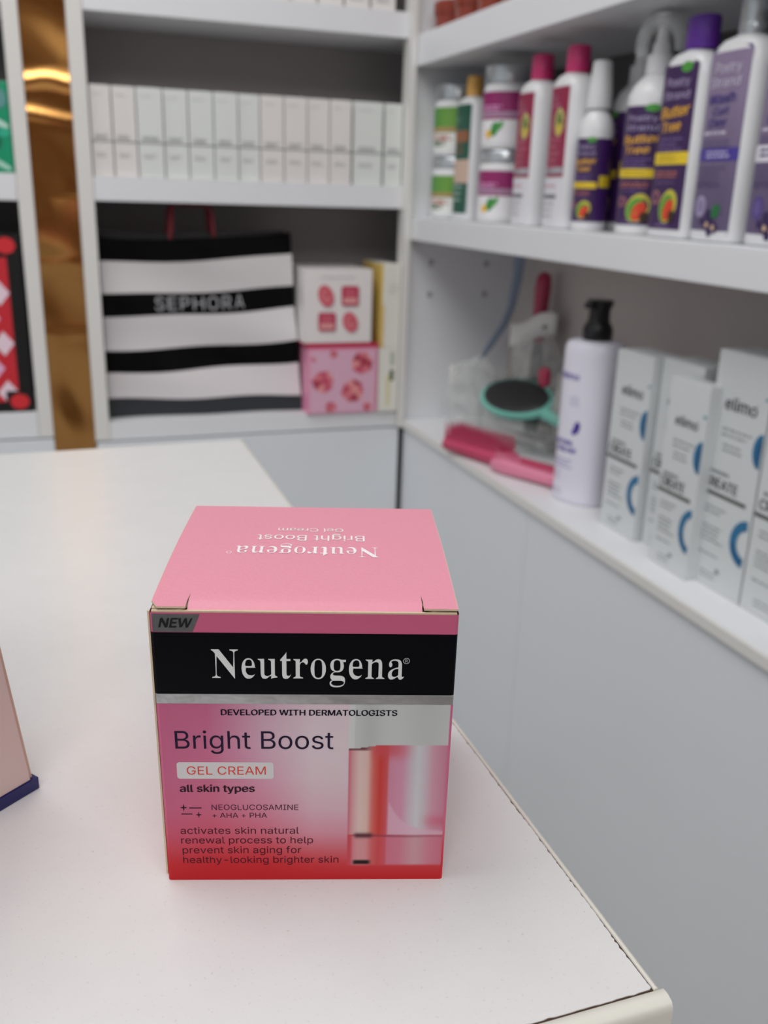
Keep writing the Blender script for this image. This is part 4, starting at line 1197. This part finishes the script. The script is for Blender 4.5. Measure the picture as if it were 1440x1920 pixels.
# ---- spray bottles with purple sleeves
def spray(label, loc, r, hs, rz, kind):
    t_ = thing('spray_bottle', label, 'bottle', loc, rz)
    b_ = loft('bottle_body', [(0, r * 0.92, r * 0.92, 2), (0.002, r * 0.99, r * 0.99, 2), (0.006, r, r, 2), (hs - 0.030, r, r, 2), (hs - 0.020, r * 0.97, r * 0.97, 2), (hs - 0.010, r * 0.82, r * 0.82, 2), (hs - 0.003, r * 0.58, r * 0.58, 2), (hs, r * 0.48, r * 0.48, 2)], 'plastic_white', t_)
    p = Print(cyl_map(r), 0.0002)
    z0, z1 = 0.010, hs - 0.031
    p.rect(-r * 2.9, z0, r * 2.9, z1, (66, 32, 98), 0, 40)
    purple_label(p, r * 1.75, z0, z1, 1)
    p.rect(r * 1.0, z0 + (z1 - z0) * 0.42, r * 2.1, z0 + (z1 - z0) * 0.56, (236, 204, 46), 1, 10)
    p.rect(r * 2.3, z0, r * 2.55, z0 + (z1 - z0) * 0.45, (190, 186, 200), 1, 4)
    p.build('label_print', b_)
    if kind == 'mist':
        loft('spray_cap', [(hs + 0.0002, 0.0135, 0.0135, 2), (hs + 0.003, 0.0140, 0.0140, 2), (hs + 0.020, 0.0130, 0.0130, 2), (hs + 0.040, 0.0110, 0.0110, 2), (hs + 0.048, 0.0104, 0.0104, 2), (hs + 0.0495, 0.0085, 0.0085, 2)], 'plastic_white', t_)
    else:
        loft('neck_collar', [(hs + 0.0002, 0.0145, 0.0145, 2), (hs + 0.018, 0.0140, 0.0140, 2), (hs + 0.0185, 0.0105, 0.0105, 2), (hs + 0.030, 0.0085, 0.0085, 2)], 'plastic_white', t_)
        loft('pump_head', [(hs + 0.0302, 0.0070, 0.0070, 2), (hs + 0.046, 0.0062, 0.0062, 2), (hs + 0.048, 0.009, 0.0065, 2.4, 0, -0.002), (hs + 0.056, 0.009, 0.0065, 2.4, 0, -0.002), (hs + 0.0575, 0.007, 0.005, 2.4, 0, -0.002)], 'plastic_white', t_)
        if kind == 'hood':
            path = []
            for i in range(15):
                a_ = -0.3 + (pi + 0.75) * i / 14
                path.append((0.0215 * cos(a_) - 0.001, -0.002, hs + 0.028 + 0.023 * sin(a_)))
            tube('clear_hood', path, [0.006 + 0.002 * sin(pi * i / 14) for i in range(15)], 'clear', t_, 12)
    return t_


spray('small white mist bottle with purple sleeve and tapered white cap', (0.5990, 0.9960, ZM), 0.0195, 0.1300, R90 + 0.42, 'mist')
spray('white spray bottle with purple sleeve, half hidden behind the clear hooded one', (0.6550, 1.0020, ZM), 0.0285, 0.1600, R90 - 0.55, 'pump')
spray('white spray bottle with purple sleeve and clear plastic hood over its pump', (0.6110, 0.9040, ZM), 0.0290, 0.1570, R90 + 0.50, 'hood')

# ---- purple cap bottle
r, b_, mp = oval_bottle('shampoo_bottle', 'white flat bottle with dark purple label and deep purple cap', (0.5980, 0.8210, ZM), R90 - 0.03, 0.067, 0.042, 0.1680, 4.2, 'plastic_white', 0.0290, 'plastic_purple', 0.037, 0.026)
p = Print(mp, 0.0002)
p.rrect(-0.0275, 0.007, 0.0270, 0.1575, 0.003, (60, 32, 84), 0)
purple_label(p, 0.0540, 0.0085, 0.1560, 1)
p.build('label_print', b_)


# ---- lilac bottles
def lilac(label, loc, rz, white_band):
    r, b_, mp = oval_bottle('shampoo_bottle', label, loc, rz, 0.067, 0.040, 0.1720, 4.2, 'plastic_white', 0.030, 'silver', 0.026, 0.022)
    p = Print(mp, 0.0002)
    bg = (122, 106, 152)
    p.rrect(-0.0285, 0.006, 0.0275, 0.1635, 0.0025, bg, 0)
    p.grid(-0.0285, 0.010, 0.0275, 0.160, 8, 8, lambda a_, c_: L(*lerp((94, 82, 114), (142, 126, 156), sm(c_ / 0.16))), 1)
    w2 = (214, 206, 226)
    p.text('Poetry', -0.017, 0.1430, 0.0085, 0.036, w2, 3, 0.1); p.text('Strand', -0.021, 0.1315, 0.0080, 0.040, w2, 3, 0.1)
    bl3 = (66, 52, 132)
    p.text('Wash', -0.021, 0.1170, 0.0085, 0.036, bl3, 3, 0.1, tilt=0.05, bold=0.12); p.text('Curl', -0.013, 0.1080, 0.0065, 0.022, bl3, 3, 0.1, tilt=0.05, bold=0.12); p.text('Day', -0.016, 0.0985, 0.0070, 0.024, bl3, 3, 0.1, tilt=0.05, bold=0.12)
    p.lines(-0.022, 0.022, 0.0925, 1, 0.004, 0.0022, w2, 3, 2)
    p.lines(-0.022, 0.020, 0.0860, 2, 0.004, 0.0016, (96, 82, 130), 3, 12)
    if white_band:
        p.rect(-0.0285, 0.068, 0.0275, 0.0815, (226, 222, 232), 2, 8); p.lines(-0.02, 0.02, 0.0765, 2, 0.0042, 0.002, (70, 60, 120), 3, 3)
    else:
        p.rect(-0.0285, 0.0700, 0.0275, 0.0810, (72, 58, 150), 2, 8); p.lines(-0.014, 0.018, 0.0765, 2, 0.0036, 0.0018, (196, 188, 222), 3, 3)
    p.lines(-0.024, 0.016, 0.0635, 4, 0.0038, 0.0015, (92, 78, 120), 3, 21)
    p.text('BIOTIN C3', -0.024, 0.0470, 0.0042, 0.034, (80, 66, 118), 3)
    p.ell(-0.013, 0.0310, 0.0075, 0.0095, (168, 158, 190) if not white_band else (86, 72, 140), 2, 18); p.ell(-0.013, 0.0310, 0.0048, 0.0062, (140, 126, 166) if not white_band else (104, 90, 150), 3, 14)
    p.ell(0.010, 0.0270, 0.0055, 0.0070, (36, 112, 62), 4, 12, -0.5)
    for cx, cy, s_ in ((0.000, 0.0235, 0.0050), (-0.008, 0.0180, 0.0035), (0.006, 0.0160, 0.0048), (-0.001, 0.0140, 0.0042), (0.011, 0.0125, 0.0045), (0.004, 0.0090, 0.0040)):
        p.ell(cx, cy, s_, s_ * 1.05, (52, 34, 84), 3, 12)
    for cx, cy in ((0.000, 0.0150), (0.009, 0.0128)): p.ell(cx, cy, 0.0024, 0.0026, (214, 182, 150), 5, 8)
    p.build('label_print', b_)
    return r


lilac('flat white bottle with lilac label, blue band and silver cap', (0.5980, 0.7520, ZM), R90 - 0.02, False)
lilac('flat white bottle with lilac label and white band, cut by the right edge', (0.5980, 0.6750, ZM), R90 - 0.02, True)

# ---- amber red jars on the top shelf
def amber(label, loc):
    t_ = thing('amber_jar', label, 'jar', loc, 0, 'amber red jars on the top shelf of the right unit')
    loft('jar_body', [(0, 0.0235, 0.0235, 2), (0.002, 0.0265, 0.0265, 2), (0.020, 0.0275, 0.0275, 2), (0.024, 0.0285, 0.0285, 2), (0.0245, 0.0265, 0.0265, 2)], 'amber', t_)
    V = []
    loft('lid', [(0.0248, 0.0290, 0.0290, 2), (0.026, 0.0300, 0.0300, 2), (0.031, 0.0300, 0.0300, 2), (0.0315, 0.0292, 0.0292, 2), (0.032, 0.0300, 0.0300, 2), (0.040, 0.0300, 0.0300, 2), (0.042, 0.0280, 0.0280, 2)], 'amber', t_)
    return t_


aj = amber('amber red jar nearest the corner on the top right shelf', (0.600, 1.4300, 0.4034))
for x_, y_, z_, lab in ((0.600, 1.3550, 0.4034, 'amber red jar on the top right shelf, second from the corner'), (0.600, 1.2800, 0.4034, 'amber red jar on the top right shelf, third from the corner'),
                        (0.600, 1.2050, 0.4034, 'amber red jar on the top right shelf, farthest from the corner'), (0.601, 1.3530, 0.4457, 'amber red jar stacked on the second jar from the corner'),
                        (0.601, 1.2790, 0.4457, 'amber red jar stacked on the third jar from the corner')):
    copy_thing(aj, (x_, y_, z_), 0.4, lab)

# ================================================================ lower shelf
# ---- pump bottle
pb = thing('pump_bottle', 'tall lilac-white pump bottle with a black pump and purple writing', 'bottle', (0.6250, 0.9930, ZL_), R90 + 0.42)
ra, rb = 0.0365, 0.0300
body2 = loft('bottle_body', [(0, ra * 0.93, rb * 0.93, 2.5), (0.002, ra * 0.985, rb * 0.985, 2.5), (0.006, ra, rb, 2.5), (0.185, ra, rb, 2.5), (0.194, ra * 0.985, rb * 0.985, 2.5), (0.199, ra * 0.93, rb * 0.93, 2.5), (0.2015, ra * 0.82, rb * 0.82, 2.4), (0.203, ra * 0.6, rb * 0.6, 2.2)], 'plastic_lilac', pb, 48)
loft('pump_collar', [(0.2032, 0.0175, 0.0175, 2), (0.205, 0.0182, 0.0182, 2), (0.216, 0.0182, 0.0182, 2), (0.2225, 0.0155, 0.0155, 2)], 'plastic_black', pb, 32, 0, -0.0)
ph = loft('pump_head', [(0.2227, 0.0140, 0.0140, 2), (0.230, 0.0128, 0.0128, 2), (0.240, 0.0130, 0.0130, 2), (0.2440, 0.0150, 0.0150, 2.2), (0.249, 0.0155, 0.0155, 2.3), (0.2505, 0.0142, 0.0142, 2.3)], 'plastic_black', pb, 32)
box('nozzle', (-0.005, -0.026, 0.2415), (0.005, -0.013, 0.2485), 'plastic_black', ph, 0.0015)
p = Print(oval_map(ra, rb, 2.5), 0.0002)
vi = (88, 66, 170)
p.text('elimo', -0.029, 0.1560, 0.0085, 0.030, vi, 1, bold=0.05)
p.ell(0.004, 0.0980, 0.0045, 0.0080, (66, 44, 150), 1, 14, -0.2); p.ell(0.000, 0.0920, 0.0030, 0.0040, (84, 62, 170), 1, 10)
for k in range(5):
    a_ = 1.1 + 0.22 * k; p.rect(-0.0035 + 0.012 * cos(a_) * 1.1, 0.108 + 0.016 * sin(a_), -0.0030 + 0.012 * cos(a_) * 1.1, 0.121 + 0.016 * sin(a_), (178, 168, 214), 1)
p.text('NATURAL', -0.028, 0.0745, 0.0058, 0.0290, vi, 1, bold=0.12); p.text('CREAM', -0.026, 0.0655, 0.0058, 0.0310, vi, 1, bold=0.12)
p.lines(-0.028, 0.004, 0.0545, 3, 0.0045, 0.0013, (150, 138, 200), 1, 4); p.lines(-0.028, -0.012, 0.0370, 3, 0.0038, 0.0012, (196, 176, 214), 1, 9); p.lines(-0.026, -0.006, 0.0150, 2, 0.0045, 0.0014, (176, 172, 196), 1, 2)
p.build('lettering', body2)


# ---- silver-grey cartons
M['silver_card'] = mat('silver_grey_card', (214, 218, 219), 0.38)


def tall_carton(label, loc, rz, wd, dp, ht, seed=0, kk=1.0):
    t_ = thing('tall_carton', label, 'box', loc, rz, 'silver-grey cartons with blue rings on the lower right shelf')
    b_ = box('carton_body', (-wd / 2, 0, 0), (wd / 2, dp, ht), 'silver_card', t_, 0.0009)
    box('tuck_flap', (-wd / 2 + 0.002, 0.002, ht + 0.0001), (wd / 2 - 0.002, dp - 0.002, ht + 0.0006), 'silver_card', t_)
    p = Print(plane_map((0, 0, 0), (1, 0, 0), (0, 0, 1)), 0.00025)
    s_ = wd / 0.070; dk_ = (70, 74, 76); gy = (142, 148, 150)
    p.text('elimo', -0.018 * s_, ht * 0.770, 0.0110 * s_, 0.040 * s_, dk_, 0, bold=0.08)
    p.ell(0.0215 * s_, ht * 0.775 + 0.0090 * s_, 0.0007, 0.0007, dk_, 0, 8)
    p.lines(-0.018 * s_, 0.022 * s_, ht * 0.685, 2, 0.0055, 0.0018, gy, 0, 1); p.lines(-0.014 * s_, 0.018 * s_, ht * 0.62, 2, 0.0050, 0.0018, gy, 0, 2)
    p.lines(-0.028 * s_, 0.002 * s_, ht * 0.495, 1, 0.005, 0.0032, (120, 126, 128), 0, 3)
    p.text('CREATE', -0.031 * s_, ht * 0.435, 0.0098, 0.044 * s_, dk_, 0, bold=0.10)
    p.rect(-0.0345 * s_, ht * 0.400, 0.026 * s_, ht * 0.400 + 0.0040, (84, 86, 84), 0)
    p.lines(-0.026 * s_, 0.004 * s_, ht * 0.345, 2, 0.0050, 0.0018, gy, 0, 4)
    p.lines(-0.026 * s_, 0.006 * s_, ht * 0.260, 4, 0.0046, 0.0016, gy, 0, 5)
    p.lines(-0.026 * s_, 0.010 * s_, ht * 0.140, 1, 0.0046, 0.0016, gy, 0, 6)
    p.rect(0.000, ht * 0.075, 0.006, ht * 0.095, gy, 0); p.lines(-0.02 * s_, 0.004, ht * 0.060, 2, 0.0046, 0.0014, gy, 0, 7)
    c1, c2 = (34, 112, 156), (22, 84, 130)
    e_ = wd / 2 - 0.0008
    p.ring(e_, ht * 0.255, 0.021 * s_, 0.0235, 0.0088 * s_, c1, 1, pi / 2 + 0.10, 1.5 * pi - 0.10, 24)
    p.ring(e_, ht * 0.255, 0.0185 * s_, 0.0200, 0.0030 * s_, c2, 2, pi + 0.2, 1.5 * pi - 0.15, 14)
    p.poly([(e_ + 0.0113 * cos(pi / 2 + pi * k / 12), ht * 0.645 + 0.0165 * sin(pi / 2 + pi * k / 12)) for k in range(13)], c1, 1)
    p.poly([(e_ + 0.0060 * cos(pi / 2 + pi * k / 12), ht * 0.645 + 0.0150 * sin(pi / 2 + pi * k / 12) - 0.003) for k in range(11)], c2, 2)
    p.poly([(e_, ht * 0.845), (e_, ht * 0.862), (e_ - 0.006, ht * 0.846)], (64, 150, 160), 1)
    p.build('lettering', b_)
    return t_


tall_carton('silver-grey carton standing beside the pump bottle', (0.6000, 0.8720, ZL_), R90, 0.0690, 0.040, 0.2065)
tall_carton('silver-grey carton set back, mostly hidden behind the third one', (0.6100, 0.8010, ZL_), R90, 0.0690, 0.040, 0.2080)
tall_carton('shorter silver-grey carton pulled forward before the set-back one', (0.5870, 0.7560, ZL_), R90, 0.0620, 0.0210, 0.1980)
tall_carton('tallest silver-grey carton, between the shorter one and the frame edge', (0.6000, 0.6980, ZL_), R90, 0.0760, 0.045, 0.2330)
tall_carton('silver-grey carton cut by the right edge of the picture', (0.6000, 0.6180, ZL_), R90, 0.0780, 0.045, 0.2300)


# ---- brushes and combs
def bristles(name, pts, h, d, m_, parent, r_=0.0006):
    V, F = [], []
    for (x, y, z) in pts:
        o_ = len(V)
        for k in range(4):
            a_ = k * pi / 2; V.append((x + r_ * cos(a_), y + r_ * sin(a_), z))
        V.append((x + d[0] * h, y + d[1] * h, z + d[2] * h))
        F += [(o_, o_ + 1, o_ + 4), (o_ + 1, o_ + 2, o_ + 4), (o_ + 2, o_ + 3, o_ + 4), (o_ + 3, o_, o_ + 4)]
    o = mesh(name, V, F, m_, parent); o['kind'] = 'stuff'; return o


# local x along the brush, from head (-) to handle (+)
pk = thing('hair_brush', 'bright pink toothed hair brush lying at the front of the lower shelf', 'brush', (0.5930, 1.1600, ZL_), R90 + 0.36)
secs = [(-0.130, 0.006, 0.010), (-0.126, 0.014, 0.017), (-0.10, 0.017, 0.020), (0.0, 0.017, 0.020), (0.022, 0.016, 0.019), (0.030, 0.010, 0.014)]


def along(name, secs, m_, parent, zc, n=3.0, seg=24, bend=None):
    V, F = [], []
    for x, a_, b_ in secs:
        for i in range(seg):
            y, z = sup(a_, b_, n, 2 * pi * i / seg)
            dy, dz = bend(x) if bend else (0, 0)
            V.append((x, y + dy, zc + z + dz))
    for k in range(len(secs) - 1):
        for i in range(seg):
            j = (i + 1) % seg; F.append((k * seg + i, k * seg + j, (k + 1) * seg + j, (k + 1) * seg + i))
    F.append(tuple(range(seg - 1, -1, -1))); F.append(tuple((len(secs) - 1) * seg + i for i in range(seg)))
    return mesh(name, V, F, m_, parent, True, 45)


hd = along('brush_head', [(-0.108, 0.008, 0.006), (-0.105, 0.017, 0.0100), (-0.095, 0.020, 0.0115), (0.005, 0.020, 0.0115), (0.020, 0.016, 0.0100), (0.026, 0.009, 0.007)], 'pink_brush', pk, 0.0118)
along('head_rim', [(-0.104, 0.0205, 0.0022), (0.010, 0.0205, 0.0022)], 'rose', hd, 0.0100, 4)
V, F = [], []
for i in range(26):
    for j in range(4):
        x = -0.101 + 0.0044 * i; y = -0.015 + 0.010 * j; o_ = len(V)
        for sx, sy in ((-1, -1), (1, -1), (1, 1), (-1, 1)): V.append((x + sx * 0.0013, y + sy * 0.0010, 0.0220))
        for sx, sy in ((-1, -1), (1, -1), (1, 1), (-1, 1)): V.append((x + sx * 0.0006, y + sy * 0.0005, 0.0445 - 0.004 * (i % 2)))
        F += [(o_, o_ + 1, o_ + 5, o_ + 4), (o_ + 1, o_ + 2, o_ + 6, o_ + 5), (o_ + 2, o_ + 3, o_ + 7, o_ + 6), (o_ + 3, o_, o_ + 4, o_ + 7), (o_ + 4, o_ + 5, o_ + 6, o_ + 7)]
te = mesh('teeth', V, F, 'pink_brush', pk); te['kind'] = 'stuff'
along('handle', [(0.020, 0.009, 0.007), (0.035, 0.0095, 0.0080), (0.055, 0.0105, 0.0080), (0.08, 0.0115, 0.0085), (0.105, 0.0125, 0.0085), (0.118, 0.009, 0.007), (0.121, 0.004, 0.004)], 'pink_brush', pk, 0.0120)
pl2 = thing('hair_comb', 'pale glossy pink handled comb lying across the pink brush', 'comb', (0.5850, 1.0980, ZL_), R90 + 0.42)
along('handle', [(-0.045, 0.003, 0.003), (-0.040, 0.0075, 0.0080), (-0.02, 0.0085, 0.0110), (0.02, 0.0075, 0.0090), (0.070, 0.0070, 0.0085), (0.085, 0.004, 0.005)], 'light_pink', pl2, 0.0115, 2.4)
V, F = [], []
for i in range(9):
    x = -0.036 + 0.005 * i; o_ = len(V)
    for sx, sy in ((-1, -1), (1, -1), (1, 1), (-1, 1)): V.append((x + sx * 0.0012, sy * 0.001, 0.020))
    for sx, sy in ((-1, -1), (1, -1), (1, 1), (-1, 1)): V.append((x + sx * 0.0006, sy * 0.0006, 0.031))
    F += [(o_, o_ + 1, o_ + 5, o_ + 4), (o_ + 1, o_ + 2, o_ + 6, o_ + 5), (o_ + 2, o_ + 3, o_ + 7, o_ + 6), (o_ + 3, o_, o_ + 4, o_ + 7), (o_ + 4, o_ + 5, o_ + 6, o_ + 7)]
te = mesh('teeth', V, F, 'light_pink', pl2); te['kind'] = 'stuff'

# mint oval paddle brush resting on the heap, tilted to the room
mb = thing('paddle_brush', 'mint rimmed oval hair brush with black bristle pad lying on the plastic bags', 'brush', (0.660, 1.255, ZL_ + 0.074), R90 + 0.12)
mb.rotation_euler = (radians(24), radians(3), R90 + 0.12)
V, F = [], []
secs_ = [(-0.012, 0.60), (-0.009, 0.86), (-0.003, 0.985), (0.002, 1.0), (0.005, 0.975), (0.0052, 0.90)]
for z_, k_ in secs_:
    for i in range(44):
        a_ = 2 * pi * i / 44; V.append((0.078 * k_ * cos(a_), 0.046 * k_ * sin(a_), z_))
for s_ in range(len(secs_) - 1):
    for i in range(44):
        j = (i + 1) % 44; F.append((s_ * 44 + i, s_ * 44 + j, (s_ + 1) * 44 + j, (s_ + 1) * 44 + i))
F += [tuple(range(43, -1, -1)), tuple(5 * 44 + i for i in range(44))]
mesh('brush_head', V, F, 'mint', mb, True, 40)
loft('bristle_pad', [(0.0054, 0.0690, 0.0395, 2), (0.0085, 0.0660, 0.0370, 2), (0.0105, 0.0560, 0.0300, 2), (0.0115, 0.0300, 0.0160, 2)], 'dark_grey', mb, 40)
pts = []
for i in range(-9, 10):
    for j in range(-5, 6):
        x, y = i * 0.0068, j * 0.0068
        if (x / 0.064) ** 2 + (y / 0.036) ** 2 < 1: pts.append((x, y, 0.0085))
bristles('bristles', pts, 0.014, (0, 0, 1), 'plastic_black', mb, 0.0007)
tube('handle', [(0.070, 0, -0.004), (0.10, 0.0, -0.006), (0.135, 0.0, -0.006), (0.16, 0, -0.004)], [0.010, 0.009, 0.0105, 0.007], 'mint', mb, 16)

# upright rose handled brush with white header card
ub = thing('hair_brush', 'brush with upright dark rose handle in a clear sleeve with white header card', 'brush', (0.7200, 1.312, ZL_), R90 + 0.50)
tube('handle', [(0, 0, 0.150), (0.000, 0, 0.170), (0.0, 0, 0.200), (0.001, 0, 0.235), (0.002, 0, 0.252), (0.002, 0, 0.2575)], [0.0085, 0.0105, 0.0115, 0.0125, 0.0105, 0.004], 'rose', ub, 18)
tube('brush_head', [(0, 0, 0.0008), (0.0, 0, 0.006), (0, 0, 0.05), (0.0, 0, 0.12), (0, 0, 0.148)], [0.012, 0.017, 0.018, 0.016, 0.010], 'dark_grey', ub, 18, 0.5)
V = []; F = []
for i in range(9):
    for j in range(5):
        V.append((-0.042 + 0.0105 * i, -0.018 + 0.002 * sin(i * 0.8), 0.140 + 0.009 * j + 0.0035 * i - 0.004 * sin(i * 0.9)))
for i in range(8):
    for j in range(4): a_ = i * 5 + j; F.append((a_, a_ + 1, a_ + 6, a_ + 5))
hc = mesh('header_card', V, F, 'card_white', ub, True); sm_ = hc.modifiers.new('thickness', 'SOLIDIFY'); sm_.thickness = 0.0008
p = Print(plane_map((0.018, -0.0235, 0.1745), (1, 0, 0.3), (0, 0, 1)), 0.0002)
p.ell(0.006, 0.002, 0.004, 0.0025, (60, 58, 60), 0, 10); p.build('card_mark', hc)

# coral brush in its bag, between the mint brush and the pump bottle
cb = thing('hair_brush', 'coral red brush slanting down behind the pump bottle', 'brush', (0.700, 1.150, ZL_), R90)
tube('handle', [(-0.030, 0, 0.158), (-0.012, 0, 0.140), (0.006, -0.002, 0.118), (0.022, -0.002, 0.094), (0.030, -0.002, 0.075)], [0.005, 0.009, 0.0105, 0.0105, 0.008], 'coral', cb, 14)
tube('brush_head', [(0.030, -0.001, 0.074), (0.038, 0, 0.055), (0.045, 0, 0.030), (0.048, 0, 0.0085)], [0.008, 0.013, 0.014, 0.008], 'dark_grey', cb, 14)
rb_ = thing('hair_clip', 'small crimson clip tucked among the clear bags', 'clip', (0.668, 1.190, ZL_ + 0.105), R90)
loft('clip_body', [(0, 0.006, 0.004, 2), (0.004, 0.011, 0.007, 2.5), (0.020, 0.012, 0.008, 2.5), (0.028, 0.007, 0.005, 2)], 'rose', rb_)

# blue strap leaning in the corner
bs = tube('blue_strap', [(0.712, 1.377, 0.1055), (0.711, 1.380, 0.055), (0.706, 1.384, 0.010), (0.698, 1.390, -0.020), (0.680, 1.400, -0.055), (0.664, 1.408, -0.085)], [0.010, 0.0085, 0.0075, 0.0085, 0.0095, 0.004], 'blue_strap', None, 14, 0.35)
tag(bs, 'long translucent blue strap hanging down in the shaded corner', 'strap')
ws = thing('price_tag', 'small white tag standing on the clear bags near the corner', 'tag', (0.620, 1.415, ZL_ + 0.070), R90 + 0.3)
box('tag_card', (-0.008, 0, 0), (0.006, 0.0008, 0.030), 'card_white', ws, 0, ((0, 0, 0), 'Y', 0.12))


# crumpled clear bags heaped under and around the brushes
def crumpled(name, label, cx, cy, cz, rx, ry, rz_, seed, m_='film'):
    rr = random.Random(seed); bm = bmesh.new()
    bmesh.ops.create_icosphere(bm, subdivisions=4, radius=1.0)
    ph = [(rr.uniform(2, 7), rr.uniform(2, 7), rr.uniform(2, 7), rr.uniform(0, 6)) for k in range(7)]
    for v in bm.verts:
        c_ = v.co.normalized(); s_ = 0
        for a_, b2, c2, d2 in ph: s_ += abs(sin(a_ * c_.x + b2 * c_.y + c2 * c_.z + d2))
        k = 0.62 + 0.10 * s_
        v.co = Vector((c_.x * rx * k, c_.y * ry * k, max(-cz + 0.0005, c_.z * rz_ * k)))
    me = bpy.data.meshes.new(name); bm.to_mesh(me); bm.free()
    o = link(name, me, m_); o.location = (cx, cy, ZL_ + cz); tag(o, label, 'bag', 'clear bags holding brushes on the lower shelf')
    return o


crumpled('plastic_bag', 'crumpled clear bag under the mint brush', 0.674, 1.262, 0.026, 0.046, 0.088, 0.030, 3)
crumpled('plastic_bag', 'crumpled clear bag standing behind the mint brush below the white card', 0.712, 1.300, 0.120, 0.026, 0.055, 0.050, 8)
crumpled('plastic_bag', 'clear bag piled at the corner end of the brushes', 0.650, 1.395, 0.045, 0.042, 0.035, 0.062, 5)
crumpled('plastic_bag', 'clear bag around the coral brush beside the pump bottle', 0.702, 1.135, 0.080, 0.034, 0.046, 0.085, 11)
